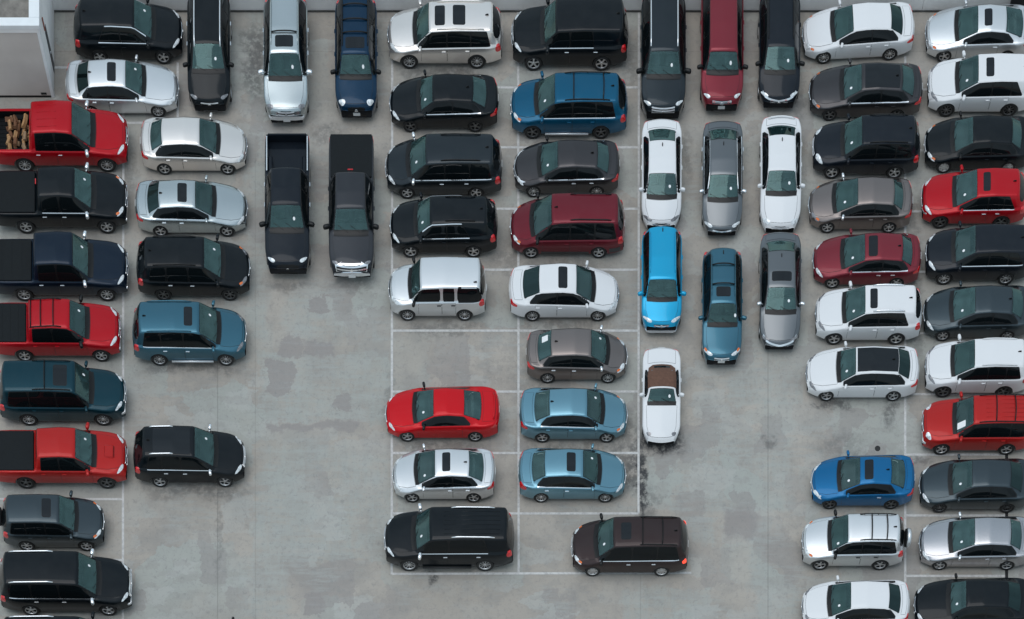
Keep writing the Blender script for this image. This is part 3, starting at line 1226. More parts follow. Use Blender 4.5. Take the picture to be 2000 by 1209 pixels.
    if kind != 'convertible':
        iw, i0, i1 = g('intake', (.50, .27, p['zh'] * .50))
        iw *= hw
        s.patch('air_intake', chaikin([(-iw, i0), (iw, i0), (iw * .86, i1), (-iw * .86, i1)], 2), s.front(), M_TRIM, root, .006, .06)
    if g('bumper'):
        bm = M_CHROME if g('bumper') == 'chrome' else (M_PLASTIC if g('bumper') == 'black' else M_SATIN)
        bz0, bz1 = g('bumper_z', (.46, .66))
        bw = .80 * hw
        s.patch('front_bumper', chaikin([(-bw, bz0), (bw, bz0), (bw, bz1), (-bw, bz1)], 1), s.front(), bm, root, .05, .07, .08)
    if g('plate', False):
        s.patch('license_plate', rrect(-.155, .155, .40, .55, .01), s.front(), M_PLATE, root, .065 if g('bumper') else .022, .08)
    s.patch('license_plate', rrect(-.155, .155, .70, .85, .01), s.rear(), M_PLATE, root, .014, .08)
    if boxy or base == 'pickup':
        s.patch('rear_bumper', rrect(-.80 * hw, .80 * hw, .44, .62, .05), s.rear(), M_CHROME if g('bumper') == 'chrome' else M_PLASTIC, root, .035, .09, .06)

    # ---- mirrors
    mm = {'chrome': M_CHROME, 'black': M_TRIM, 'body': body_mat}[g('mirrors', 'body')]
    mk = 1.0 if base == 'sedan' else (1.35 if base == 'pickup' or W > 1.97 else 1.15)
    for sd in (1, -1):
        tm = g('mirror_t', tf + .022)
        zz = float(s.zs(tm)) + .05
        q = s.hit_side(s.x(tm), zz, sd)
        me = sh(('mirror', sd, mk), lambda: mirror_mesh(sd, mk)).copy()
        me.materials.clear()
        f = link('mirror', me, mm, root)
        f.location = q + Vector((0, sd * .045, .02))
        f.rotation_euler = (0, 0, -sd * math.radians(14))

    # ---- wheels
    R = p['R']
    tw = .215 if base in ('sedan', 'minivan') else .245
    style = g('rim') or ('five', 'six', 'ten', 'split', 'five')[len(label) % 5]
    ns, wd = {'five': (5, .17), 'six': (6, .14), 'ten': (10, .07), 'split': (8, .10), 'disc': (7, .30)}[style]
    rimm = M_RIMD if g('rim_dark') else M_RIM
    for xw in s.wx:
        for sd in (1, -1):
            wme = sh(('hub', R, tw), lambda: hub_mesh(R, tw))
            if not wme.materials:
                wme.materials.append(M_WELL)
            we = link('wheel', wme, None, root)
            yo = float(s._w((L / 2 - xw) / L)) * .985 - tw / 2 - .012
            we.location = (xw, sd * yo, R)
            we.rotation_euler = (0, random.uniform(0, 6.28), 0) if sd > 0 else (0, random.uniform(0, 6.28), math.pi)
            tme = sh(('tyre', R, tw), lambda: tyre_mesh(R, tw))
            if not tme.materials:
                tme.materials.append(M_TYRE)
            link('tyre', tme, None, we)
            rme = sh(('rim', R, tw, style, bool(g('rim_dark'))), lambda: rim_mesh(R, tw, ns, wd))
            if not rme.materials:
                rme.materials.append(rimm)
            link('rim', rme, None, we)

    # ---- underside and cabin
    b = MB()
    b.box(-L / 2 + .12, L / 2 - .22, -hw + .30, hw - .30, p['sill'] - .02, p['sill'] + .22, .03)
    b.box(s.wx[1] + R + .14, s.wx[0] - R - .14, -hw + .10, hw - .10, p['sill'] + .0, p['sill'] + .18, .03)
    for xw in s.wx:
        b.box(xw - .05, xw + .05, -hw + .24, hw - .24, R - .05, R + .05, .02)
    b.build('chassis', M_WELL, root)
    seat_m = M_SEATB if g('beige') else M_SEAT
    zf = p['sill'] + .16 + (.10 if boxy or base == 'pickup' else 0) - (.22 if kind == 'convertible' else 0)
    b = MB()
    zd_ = p['zb0'] - .02
    xd0, xd1 = s.x(ws) + .16, s.x(cowl) - .10
    if xd1 - xd0 < .3:
        xd0 = xd1 - .3
    b.box(xd0, xd1, -hw + .16, hw - .16, zf, zd_, .05)
    b.build('dashboard', M_DASH, root)
    xs_ = s.x(ws) - .42
    for sd in (1, -1):
        me = sh(('seat', seat_m.name), seat_mesh)
        if not me.materials:
            me.materials.append(seat_m)
        f = link('seat', me, None, root)
        f.location = (xs_, sd * .38, zf)
    xr_ = xs_ - .92
    if base == 'pickup':
        xr_ = max(xr_, s.x(rr) + .42)
    if kind not in ('convertible',):
        me = sh(('bench', round(hw, 1), seat_m.name), lambda: bench_mesh(hw - .30))
        if not me.materials:
            me.materials.append(seat_m)
        f = link('seat', me, None, root)
        f.location = (xr_, 0, zf)
    if base == 'sedan' and kind != 'convertible':
        b = MB()
        b.box(s.x(rg) + .02, xr_ - .36, -hw + .25, hw - .25, p['zb1'] - .10, p['zb1'] - .06, .01)
        b.build('parcel_shelf', M_DASH, root)
    f = link('steering_wheel', sh('swheel', wheel_ring_mesh), None, root)
    if not f.data.materials:
        f.data.materials.append(M_TRIM)
    f.location = (xd0 - .10, .38, zd_ - .02)
    f.rotation_euler = (0, math.radians(24), 0)

    # ---- load bed of a pickup
    if base == 'pickup':
        bw, bz = s.bedw + .004, s.bedz - .004
        x0, x1 = s.bed1, s.bed0
        fl = p['sill'] + .42
        k = .04
        b = MB()
        b.box(x0, x1, -bw - k, bw + k, fl - k, fl)
        b.box(x0 - k, x0, -bw - k, bw + k, fl - k, bz)
        b.box(x1, x1 + k, -bw - k, bw + k, fl - k, bz)
        b.box(x0, x1, -bw - k, -bw, fl, bz)
        b.box(x0, x1, bw, bw + k, fl, bz)
        for i in range(9):                                       # pressed ribs of the floor
            y = -bw + .12 + i * (2 * bw - .24) / 8
            b.box(x0 + .05, x1 - .05, y - .03, y + .03, fl, fl + .015)
        for sd in (1, -1):                                       # wheel boxes
            b.box(s.wx[1] - .42, s.wx[1] + .42, min(sd * bw, sd * (bw - .20)), max(sd * bw, sd * (bw - .20)), fl, fl + .24, .04)
        b.build('truck_bed', {'body': body_mat}.get(g('bedmat'), M_BEDLINER), root)
        tg = MB()
        tg.box(-L / 2 + .02, x0 - .005, -bw, bw, p['sill'] + .36, p['zd'] + .02, .02)
        tg.build('tailgate', body_mat, root)
        if g('cover'):
            b = MB()
            b.box(x0 - .06, x1 - .02, -bw - .05, bw + .05, p['zd'] - .01, p['zd'] + .035, .03)
            for i in range(3 if g('cover') == 'vinyl' else 0):
                xx = x0 + (x1 - x0) * (i + 1) / 4
                b.box(xx - .012, xx + .012, -bw - .04, bw + .04, p['zd'] + .035, p['zd'] + .042)
            b.build('bed_cover', M_VINYL if g('cover') in ('vinyl', 'smooth') else body_mat, root)
        if g('bed_rails'):
            for sd in (1, -1):
                b = MB()
                b.box(x0 + .05, x1 - .12, sd * (bw + .045) - .028, sd * (bw + .045) + .028, p['zd'] + .0, p['zd'] + .035, .012)
                b.build('bed_rail', M_CHROME, root)

    if g('spare'):
        b = MB()
        b.lathe_y([(.001, .13), (.30, .13), (.345, .10), (.355, 0), (.34, -.11), (.001, -.11)], 30)
        me = mesh_from('spare_wheel', b.v, b.f)
        f = link('spare_wheel', me, M_TYRE if g('spare') == 'black' else M_TRIM, root)
        f.location = (-L / 2 - .075, .05, 1.0)
        f.rotation_euler = (0, 0, math.pi / 2)
        if g('spare') == 'body':
            b = MB()
            b.lathe_y([(.001, .155), (.30, .155), (.350, .13), (.368, .08), (.368, -.03), (.358, -.03), (.357, .05), (.345, .11), (.001, .14)], 30)
            link('spare_cover', mesh_from('spare_cover', b.v, [tuple(reversed(q)) for q in b.f]), body_mat, f)
    if kind == 'convertible':
        a, b_ = ws + .004, rg - .02
        e = [(a, p['rw'] + .10), ((a + b_) / 2, p['rw'] + .11), (b_ - .03, p['rw'] + .06), (b_, p['rw'] - .12)]
        e += [(t, -y) for t, y in reversed(e)]
        tp = s.topoly(e)
        st = s.patch('soft_top', tp, s.TOP, M_SOFTTOP, root, .012, .05, .02)
        xr0, xr1 = s.x(b_) + .10, s.x(b_) + .22
        s.patch('rear_window', rrect(xr0, xr1, -.36, .36, .04), s.TOP, M_ROOFGLASS, st or root, .02, .06)

    s.body(body_mat, root)
    return root, s


# ------------------------------------------------------------------ the deck
def deck_material():
    m, n, l = new_mat('concrete deck')
    o = n.new('ShaderNodeOutputMaterial')
    b = n.new('ShaderNodeBsdfPrincipled')
    setp(b, **{'Roughness': 0.8, 'Specular IOR Level': 0.3})
    tc = n.new('ShaderNodeTexCoord')
    P = tc.outputs['Object']

    def noise(scale, detail=5, rough=.55, vec=P, dist=0.0):
        q = n.new('ShaderNodeTexNoise')
        q.inputs['Scale'].default_value = scale
        q.inputs['Detail'].default_value = detail
        q.inputs['Roughness'].default_value = rough
        q.inputs['Distortion'].default_value = dist
        l.new(vec, q.inputs['Vector'])
        return q

    def mth(op, a, c=None, clamp=False):
        q = n.new('ShaderNodeMath')
        q.operation = op
        q.use_clamp = clamp
        for i, v in enumerate((a, c)):
            if v is None:
                continue
            if isinstance(v, (int, float)):
                q.inputs[i].default_value = v
            else:
                l.new(v, q.inputs[i])
        return q.outputs[0]

    def mrange(v, a, c, x, y, smooth=True):
        q = n.new('ShaderNodeMapRange')
        q.interpolation_type = 'SMOOTHSTEP' if smooth else 'LINEAR'
        q.inputs['From Min'].default_value = a
        q.inputs['From Max'].default_value = c
        q.inputs['To Min'].default_value = x
        q.inputs['To Max'].default_value = y
        l.new(v, q.inputs['Value'])
        return q.outputs[0]

    def mix(f, a, c, blend='MIX'):
        q = n.new('ShaderNodeMix')
        q.data_type = 'RGBA'
        q.blend_type = blend
        for sock, v in (('Factor', f), ('A', a), ('B', c)):
            if isinstance(v, (int, float)):
                q.inputs[sock].default_value = v
            elif isinstance(v, tuple):
                q.inputs[sock].default_value = (*v, 1)
            else:
                l.new(v, q.inputs[sock])
        return q.outputs['Result']

    def scaled(sx, sy):
        q = n.new('ShaderNodeMapping')
        q.inputs['Scale'].default_value = (sx, sy, 1)
        l.new(P, q.inputs['Vector'])
        return q.outputs[0]

    # edges of patches wander
    wob = noise(1.1, 5, .65)
    wv = n.new('ShaderNodeVectorMath')
    wv.operation = 'SUBTRACT'
    l.new(wob.outputs['Color'], wv.inputs[0])
    wv.inputs[1].default_value = (.5, .5, .5)
    wsx = n.new('ShaderNodeVectorMath')
    wsx.operation = 'SCALE'
    wsx.inputs['Scale'].default_value = 1.5
    l.new(wv.outputs[0], wsx.inputs[0])
    wadd = n.new('ShaderNodeVectorMath')
    l.new(P, wadd.inputs[0])
    l.new(wsx.outputs[0], wadd.inputs[1])
    sep = n.new('ShaderNodeSeparateXYZ')
    l.new(wadd.outputs[0], sep.inputs[0])
    WX, WY = sep.outputs['X'], sep.outputs['Y']
    sep2 = n.new('ShaderNodeSeparateXYZ')
    l.new(P, sep2.inputs[0])
    PX, PY = sep2.outputs['X'], sep2.outputs['Y']

    def boxmask(x0, y0, x1, y1, soft=.06, straight=False):
        X, Y = (PX, PY) if straight else (WX, WY)
        cx, cy = gx((x0 + x1) / 2), gy((y0 + y1) / 2)
        hx, hy = abs(x1 - x0) / 2 / S, abs(y1 - y0) / 2 / S
        dx = mth('SUBTRACT', mth('ABSOLUTE', mth('SUBTRACT', X, cx)), hx)
        dy = mth('SUBTRACT', mth('ABSOLUTE', mth('SUBTRACT', Y, cy)), hy)
        return mrange(mth('MAXIMUM', dx, dy), -soft, soft, 1, 0)

    def union(ms):
        r = ms[0]
        for q in ms[1:]:
            r = mth('MAXIMUM', r, q)
        return r

    big = noise(.11, 4, .55)
    mid = noise(.55, 6, .62)
    fine = noise(5.3, 9, .78, P, .8)
    grain = noise(41, 5, .8, P, .6)
    hor = noise(1.0, 6, .7, scaled(.55, 4.2))
    ver = noise(1.0, 6, .7, scaled(4.2, .55))
    base = mix(mrange(big.outputs['Fac'], .35, .65, 0, 1), (.362, .325, .280), (.415, .374, .325))
    base = mix(mrange(mid.outputs['Fac'], .42, .62, 0, .75), base, (.290, .268, .240))
    # blue grey skim coat, laid in big rectangles and wiped thin
    blue = union([boxmask(505, 688, 765, 822, .05), boxmask(515, 860, 640, 960, .35), boxmask(498, 962, 770, 1092, .05), boxmask(470, 1090, 560, 1209, .3),
                  boxmask(560, 575, 765, 660, .3), boxmask(1310, 850, 1545, 1000, .25), boxmask(1215, 1148, 1385, 1230, .05), boxmask(1460, 985, 1502, 1150, .15),
                  boxmask(1420, 735, 1570, 790, .08), boxmask(1260, 890, 1330, 985, .2), boxmask(640, 880, 760, 960, .5), boxmask(1345, 1010, 1395, 1060, .1),
                  boxmask(1480, 1150, 1560, 1209, .2), boxmask(1390, 640, 1600, 740, .6), boxmask(485, 20, 520, 660, .2)])
    wipe = mth('ADD', mth('MULTIPLY', mrange(hor.outputs['Fac'], .33, .62, .1, 1), .62), mth('MULTIPLY', mrange(ver.outputs['Fac'], .4, .6, 0, 1), .38))
    bm = mth('MULTIPLY', blue, wipe, True)
    base = mix(mth('MULTIPLY', bm, .95), base, (.356, .364, .334))
    # blocky remnants of older coats: squared cells at two sizes
    def cells(scale, lo, hi, strength, stretch):
        q = n.new('ShaderNodeTexVoronoi')
        q.distance = 'CHEBYCHEV'
        q.inputs['Scale'].default_value = scale
        q.inputs['Randomness'].default_value = .85
        mp = n.new('ShaderNodeMapping')
        mp.inputs['Scale'].default_value = stretch
        l.new(wadd2.outputs[0], mp.inputs['Vector'])
        l.new(mp.outputs[0], q.inputs['Vector'])
        sp = n.new('ShaderNodeSeparateColor')
        l.new(q.outputs['Color'], sp.inputs[0])
        return mrange(sp.outputs[0], lo, hi, 0, strength)
    wn2 = noise(3.5, 5, .7)
    wv2 = n.new('ShaderNodeVectorMath')
    wv2.operation = 'SUBTRACT'
    l.new(wn2.outputs['Color'], wv2.inputs[0])
    wv2.inputs[1].default_value = (.5, .5, .5)
    ws2 = n.new('ShaderNodeVectorMath')
    ws2.operation = 'SCALE'
    ws2.inputs['Scale'].default_value = .5
    l.new(wv2.outputs[0], ws2.inputs[0])
    wadd2 = n.new('ShaderNodeVectorMath')
    l.new(P, wadd2.inputs[0])
    l.new(ws2.outputs[0], wadd2.inputs[1])
    zone = mrange(noise(.16, 3, .5).outputs['Fac'], .42, .56, .25, 1)
    base = mix(mth('MULTIPLY', cells(.42, .62, .66, .75, (1, 1.35, 1)), zone), base, (.362, .378, .345))
    base = mix(mth('MULTIPLY', cells(.95, .72, .76, .6, (.8, 1.5, 1)), zone), base, (.410, .408, .378))
    base = mix(mth('MULTIPLY', cells(.7, .80, .84, .6, (1.2, .9, 1)), zone), base, (.272, .248, .232))
    base = mix(mth('MULTIPLY', cells(2.4, .70, .78, .35, (.6, 1.6, 1)), zone), base, (.290, .275, .252))
    vague = mth('MULTIPLY', mrange(noise(.28, 5, .6).outputs['Fac'], .5, .62, 0, 1), mrange(hor.outputs['Fac'], .42, .6, 0, .6))
    base = mix(vague, base, (.350, .352, .325))
    # small squared repairs, a little darker and warmer
    rep = union([boxmask(603, 577, 643, 613, .02), boxmask(548, 655, 586, 692, .05), boxmask(588, 664, 650, 690, .08), boxmask(521, 705, 572, 766, .02),
                 boxmask(655, 775, 684, 803, .03), boxmask(592, 1158, 630, 1198, .04), boxmask(520, 825, 700, 842, .08), boxmask(1415, 995, 1475, 1050, .2)])
    base = mix(mth('MULTIPLY', rep, .8), base, (.275, .250, .234))
    # streaks, pores, grain
    base = mix(mrange(hor.outputs['Fac'], .5, .75, 0, .22), base, (.40, .41, .405))
    base = mix(mrange(ver.outputs['Fac'], .55, .8, 0, .30), base, (.20, .198, .195))
    base = mix(mrange(fine.outputs['Fac'], .50, .68, 0, .6), base, (.225, .222, .216))
    base = mix(mrange(grain.outputs['Fac'], .4, .7, 0, .18), base, (.42, .42, .41))
    # scuffed pale marks
    scf = mth('MULTIPLY', mrange(noise(2.4, 6, .75, P, 1.2).outputs['Fac'], .62, .72, 0, 1), mrange(big.outputs['Fac'], .42, .6, 0, .55))
    base = mix(scf, base, (.42, .425, .42))

    # dark specks and short scratches
    spk = mth('MULTIPLY', mrange(noise(16, 3, .6, P, .5).outputs['Fac'], .68, .76, 0, 1), mrange(noise(.7, 4, .6).outputs['Fac'], .45, .62, 0, .55))
    base = mix(spk, base, (.13, .128, .125))
    scr = mth('MULTIPLY', mrange(noise(1.0, 7, .75, scaled(9, .8)).outputs['Fac'], .66, .74, 0, .5), mrange(noise(.5, 4, .6, P, .7).outputs['Fac'], .48, .6, 0, 1))
    base = mix(scr, base, (.15, .148, .145))
    # oil and tyre dirt, and dark strips painted beside parked cars: (x, y, rx, ry, strength)
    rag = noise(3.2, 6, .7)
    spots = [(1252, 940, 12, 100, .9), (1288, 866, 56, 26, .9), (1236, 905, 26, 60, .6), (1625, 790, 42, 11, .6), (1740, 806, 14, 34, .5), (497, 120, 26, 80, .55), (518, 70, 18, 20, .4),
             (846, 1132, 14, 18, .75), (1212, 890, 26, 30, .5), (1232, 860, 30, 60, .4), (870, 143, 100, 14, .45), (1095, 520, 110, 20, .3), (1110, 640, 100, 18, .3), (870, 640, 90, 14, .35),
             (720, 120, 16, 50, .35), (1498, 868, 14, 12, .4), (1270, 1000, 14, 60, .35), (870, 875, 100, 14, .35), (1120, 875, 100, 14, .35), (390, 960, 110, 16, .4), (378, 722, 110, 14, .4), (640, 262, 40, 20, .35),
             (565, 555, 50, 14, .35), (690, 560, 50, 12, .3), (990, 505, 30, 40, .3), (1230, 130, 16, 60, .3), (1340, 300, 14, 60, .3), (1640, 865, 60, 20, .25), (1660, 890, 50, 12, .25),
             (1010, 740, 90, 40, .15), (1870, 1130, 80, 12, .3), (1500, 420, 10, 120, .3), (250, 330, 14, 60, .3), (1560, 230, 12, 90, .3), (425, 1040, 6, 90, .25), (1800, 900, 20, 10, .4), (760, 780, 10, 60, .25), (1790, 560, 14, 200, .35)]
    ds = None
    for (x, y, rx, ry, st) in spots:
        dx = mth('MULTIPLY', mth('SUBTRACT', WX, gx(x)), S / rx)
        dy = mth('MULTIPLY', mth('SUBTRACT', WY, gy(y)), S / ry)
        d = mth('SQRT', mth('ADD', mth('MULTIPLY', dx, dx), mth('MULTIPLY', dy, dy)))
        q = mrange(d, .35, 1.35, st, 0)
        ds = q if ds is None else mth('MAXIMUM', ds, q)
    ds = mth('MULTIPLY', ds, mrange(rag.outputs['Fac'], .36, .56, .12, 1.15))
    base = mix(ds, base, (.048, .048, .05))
    # hairline joints of the slab
    for (x0, y0, x1, y1, st) in ((424, 700, 426, 1209, .3), (1250, 22, 1252, 1209, .2), (1499, 22, 1501, 1209, .28), (0, 100, 2000, 101.5, .2), (498, 300, 499.5, 1209, .18)):
        base = mix(mth('MULTIPLY', boxmask(x0, y0, x1, y1, .02, True), st), base, (.09, .088, .085))
    l.new(base, b.inputs['Base Color'])
    l.new(mrange(fine.outputs['Fac'], .3, .7, .62, .92), b.inputs['Roughness'])
    bp = n.new('ShaderNodeBump')
    bp.inputs['Strength'].default_value = .25
    bp.inputs['Distance'].default_value = .02
    l.new(fine.outputs['Fac'], bp.inputs['Height'])
    l.new(bp.outputs[0], b.inputs['Normal'])
    l.new(b.outputs[0], o.inputs[0])
    return m


b = MB()
b.add([(-250, -250, 0), (250, -250, 0), (250, 250, 0), (-250, 250, 0)], [(0, 1, 2, 3)])
structure(b.build('deck', deck_material()))


def line_material():
    m, n, l = new_mat('worn line paint')
    o = n.new('ShaderNodeOutputMaterial')
    b = n.new('ShaderNodeBsdfPrincipled')
    setp(b, Roughness=.7)
    tc = n.new('ShaderNodeTexCoord')
    nz = n.new('ShaderNodeTexNoise')
    nz.inputs['Scale'].default_value = 5.0
    nz.inputs['Detail'].default_value = 8
    nz.inputs['Roughness'].default_value = .75
    cr = n.new('ShaderNodeValToRGB')
    cr.color_ramp.elements[0].position = .38
    cr.color_ramp.elements[0].color = (.42, .41, .40, 1)
    cr.color_ramp.elements[1].position = .56
    cr.color_ramp.elements[1].color = (.585, .575, .555, 1)
    l.new(tc.outputs['Object'], nz.inputs['Vector'])
    l.new(nz.outputs['Fac'], cr.inputs[0])
    l.new(cr.outputs[0], b.inputs['Base Color'])
    l.new(b.outputs[0], o.inputs[0])
    return m


M_LINE = line_material()
LW = 2.2 / S                                                     # half width


def stall_lines(segs):
    b = MB()
    for (x0, y0, x1, y1) in segs:
        X0, Y0, X1, Y1 = gx(x0), gy(y0), gx(x1), gy(y1)
        vert = abs(X1 - X0) < abs(Y1 - Y0)
        z = .004 if vert else .008
        if vert:
            q = [(X0 - LW, Y0, z), (X0 + LW, Y0, z), (X1 + LW, Y1, z), (X1 - LW, Y1, z)]
        else:
            q = [(X0, Y0 + LW, z), (X0, Y0 - LW, z), (X1, Y1 - LW, z), (X1, Y1 + LW, z)]
        nn = (Vector(q[1]) - Vector(q[0])).cross(Vector(q[2]) - Vector(q[0]))
        b.add(q, [(0, 1, 2, 3) if nn.z > 0 else (3, 2, 1, 0)])
    structure(b.build('stall_lines', M_LINE))


segs = [(766, 110, 765, 1122), (1012, 22, 1013, 1122), (1248, 22, 1247, 1003), (241, 190, 240, 1240), (1768, 110, 1768, 1240), (347, 122, 347, 238)]
for y in (171, 288, 408, 527, 646, 765, 885, 1003):
    segs.append((766, y, 1247, y))
segs.append((766, 1121, 1350, 1119))
for y in (261, 380, 499, 618, 737, 856, 975, 1094, 1213):
    segs.append((-60, y, 241, y))
segs += [(106, 132, 241, 132), (241, 240, 347, 240)]
for y in (175, 294, 413, 531, 651, 770, 888, 1007, 1125):
    segs.append((1768, y, 1963, y))
stall_lines(segs)

# dark expansion joint along the right edge
b = MB()
b.add([(gx(1963), gy(1260), .005), (gx(1969), gy(1260), .005), (gx(1969), gy(20), .005), (gx(1963), gy(20), .005)], [(0, 1, 2, 3)])
structure(b.build('expansion_joint', simple('joint rubber', (.012, .012, .013), .7)))

# floor drain
b = MB()
b.lathe_y([(.001, .012), (.06, .012), (.10, .010), (.125, 0)], 20)
b.v = [(x, -z, y + .004) for x, y, z in b.v]
b.f = [tuple(f) for f in b.f]
dr = b.build('floor_drain', simple('cast iron', (.012, .012, .012), .6))
dr.location = (gx(1714), gy(876), 0)
thing(dr, 'small round black drain in the concrete behind the blue coupe', 'drain')

# ------------------------------------------------------------------ the parapet and the stair house
M_RENDER = simple('painted wall', (.86, .86, .85), .75, noise=.06, nscale=1.3)
M_CAP = simple('white coping', (.80, .83, .84), .5, noise=.04, nscale=2)
M_WALLG = simple('grey rendered wall', (.56, .515, .48), .8, noise=.07, nscale=.9)
wall = bpy.data.objects.new('parapet_wall', None)
COL.objects.link(wall)
wall.location = (0, gy(22), 0)
thing(wall, 'long pale grey parapet wall along the top edge behind the parked cars', 'wall')
b = MB()
xx = -40.0
while xx < 40:
    b.box(xx + .006, xx + 7.3 - .006, 0, .25, .0, 1.15, .008)
    xx += 7.3
b.build('wall_panel', M_RENDER, wall)
b = MB()
b.box(-40, 40, -.04, .29, 1.152, 1.23, .015)
b.build('coping', M_CAP, wall)
b = MB()
b.box(-40, 40, -.055, -.003, .001, .075, .012)
b.build('base_shadow_line', simple('base shadow grey', (.075, .075, .072), .8, noise=.3, nscale=3), wall)  # dark strip drawn for the shadow line at the wall base

hx1, hy0 = gx(103.5), gy(190)
HZ = 3.75
house = bpy.data.objects.new('stair_house', None)
COL.objects.link(house)
house.location = (hx1 - 4, hy0, 0)
thing(house, 'grey stair house with white roof edge in the upper left corner', 'building')
hx0, hyb = -8.0, gy(22) - hy0 + .6                                # local extents: x from -8 to 4, y from 0 back


def hpart(name, mat, fn, smooth=False):
    b = MB()
    fn(b)
    return b.build(name, mat, house, smooth)


hpart('front_wall', M_WALLG, lambda b: b.box(hx0, 3.93, 0, .2, .10, HZ - .16))
hpart('side_wall', M_RENDER, lambda b: (b.box(3.8, 4.06, .215, 1.02, .06, HZ - .16), b.box(3.8, 4.06, 1.42, hyb, .06, HZ - .16), b.box(3.8, 4.06, 1.02, 1.42, 2.2, HZ - .16)))
hpart('corner_trim', M_CAP, lambda b: b.box(3.935, 4.075, -.02, .21, .0, HZ - .165, .01))
hpart('roof_edge', M_CAP, lambda b: (b.box(hx0, 4.12, -.06, .30, HZ - .155, HZ + .06, .015), b.box(3.66, 4.12, .305, hyb, HZ - .155, HZ + .06, .015), ))
hpart('fascia', M_RENDER, lambda b: b.box(hx0, 4.0, -.035, -.003, HZ - .34, HZ - .16))
rf = hpart('roof', simple('gravel roof', (.20, .185, .165), .9, noise=.35, nscale=3), lambda b: b.box(hx0, 3.655, .305, hyb, HZ - .40, HZ - .34))
hpart('base_trim', M_TRIM, lambda b: b.box(hx0, 3.93, -.012, .19, .0, .095))
dd = hpart('door', simple('navy door', (.012, .018, .030), .4), lambda b: b.box(3.78, 4.075, 1.03, 1.41, .02, 2.19, .01))
b = MB()
b.box(4.076, 4.12, 1.08, 1.13, 1.0, 1.12, .01)
b.build('handle', M_SATIN, dd)
hpart('vent', M_TRIM, lambda b: b.box(3.5, 3.75, -.02, -.002, .16, .26, .005))
b = MB()
b.tube([(4.09, .98, 2.35), (4.09, .98, 3.0)], .03, 8)
b.build('standpipe', simple('rusty red pipe', (.28, .09, .06), .6), house)

# a curved black plastic cover by the wall, upper right corner
b = MB()
arc = [(-.62, 0, .02), (-.62, 0, 1.02), (-.50, 0, 1.10), (-.2, 0, 1.07), (.15, 0, .93), (.5, 0, .70), (.8, 0, .36), (.88, 0, .02)]
n0 = len(arc)
vs = [(x, y, z) for y in (-.16, .0) for (x, _, z) in arc]
b.add(vs, [tuple(range(n0)), tuple(range(2 * n0 - 1, n0 - 1, -1))] + [(i, i + n0, (i + 1) % n0 + n0, (i + 1) % n0) for i in range(n0)])
cv = b.build('plastic_cover', M_PLASTIC)
cv.location = (gx(1995), gy(22) - .09, 0)
thing(cv, 'curved black plastic cover standing against the wall behind the silver coupe', 'cover')


# ------------------------------------------------------------------ the cars
def car(kind, d, a, b_, y, col, label, tilt=0.0, **o):
    """d 'L' or 'R': the car spans a..b_ pixels and its near tyres touch the deck at row y;
    d 'D': a is the middle column, b_ the length in metres, y the row of the nose on the deck."""
    base = {'coupe': 'sedan', 'convertible': 'sedan'}.get(kind, kind)
    W = o.get('W', KINDS[base]['W'])
    if d == 'D':
        L = b_
        return make_car(kind, (gx(a), gy(y) + L / 2), -90 + tilt, L, col, label, **o)
    L = (b_ - a) / S * .993
    yc = gy(y) + (W / 2 - .06)
    return make_car(kind, (gx((a + b_) / 2), yc), (180 if d == 'L' else 0) + tilt, L, col, label, **o)


# ---- left column, noses to the right
car('suv', 'R', 149, 362, 125, 'black', 'black SUV with chrome window outline, parked by the wall beside the stair house',
    cowl=.26, ws=.43, rr=.915, H=1.76, belt='full', handles='body', mirrors='body', dlo_end=.76, cuts=[.56], slant=.07)
car('sedan', 'R', 133, 353, 229, 'silver', 'bright silver sedan with sunroof just right of the stair house',
    cowl=.30, ws=.46, rr=.777, rg=.895, rglass='dark', sunroof=(.535, .605), fin_t=.765, tag=True)
_ram, _ = car('pickup', 'R', -8, 256, 336, 'cherry red', 'red crew cab pickup carrying cut firewood in its open bed',
              H=1.98, rw=.72, cowl=.25, ws=.395, rr=.687, rg=.705, mirrors='chrome', handles='chrome', fin=False, tag=False, ribs=4)
car('pickup', 'R', -5, 255, 456, 'black', 'black crew cab pickup with chrome mirrors below the red firewood pickup',
    cowl=.246, ws=.38, rr=.646, rg=.665, mirrors='chrome', belt=True, brake_light=True, fin=False, cover='smooth', bumper='chrome', hl=dict(amber=True))
car('pickup', 'R', -10, 256, 588, 'navy', 'navy blue crew cab pickup with chrome mirrors and chrome bumper',
    H=1.98, rw=.73, cowl=.267, ws=.385, rr=.66, rg=.68, mirrors='chrome', handles='chrome', fin=False, bumper='chrome', cover='vinyl')
car('pickup', 'R', -5, 242, 706, 'cherry red', 'red pickup with a roof rack and a black covered bed',
    cowl=.255, ws=.385, rr=.70, rg=.72, W=1.88, H=1.82, rw=.66, R=.37, fin=False, cover='vinyl', rails='black', bars=[.50, .60, .68], bumper='satin',
    rail_t=(.44, .69), rail_in=.05, mirrors='black')
car('suv', 'R', 3, 252, 831, 'teal', 'dark teal SUV with dark sunroof and black roof rack rails',
    cowl=.261, ws=.375, rr=.93, H=1.97, rw=.70, zh=.98, zc=1.18, zb0=1.10, zb1=1.16, R=.38, sunroof=(.43, .53), sunroof_w=.44, rails='black', rail_t=(.40, .70), rail_in=.06,
    bars=[.60], fin=False, bumper='body', mirrors='body')
car('pickup', 'R', -5, 255, 954, 'orange red', 'orange red pickup with a hood scoop and a black covered bed',
    cowl=.242, ws=.375, rr=.655, rg=.675, W=1.92, H=1.80, scoop=True, cover='smooth', fin=False, rim_dark=True, tag=True)
car('suv', 'R', 10, 210, 1076, 'slate', 'short slate grey SUV with spare wheel on its back, beside the left line',
    cowl=.262, ws=.42, rr=.92, H=1.70, W=1.80, sunroof=(.49, .57), spare='black', hl=dict(amber=True), fin=False, tag=False)
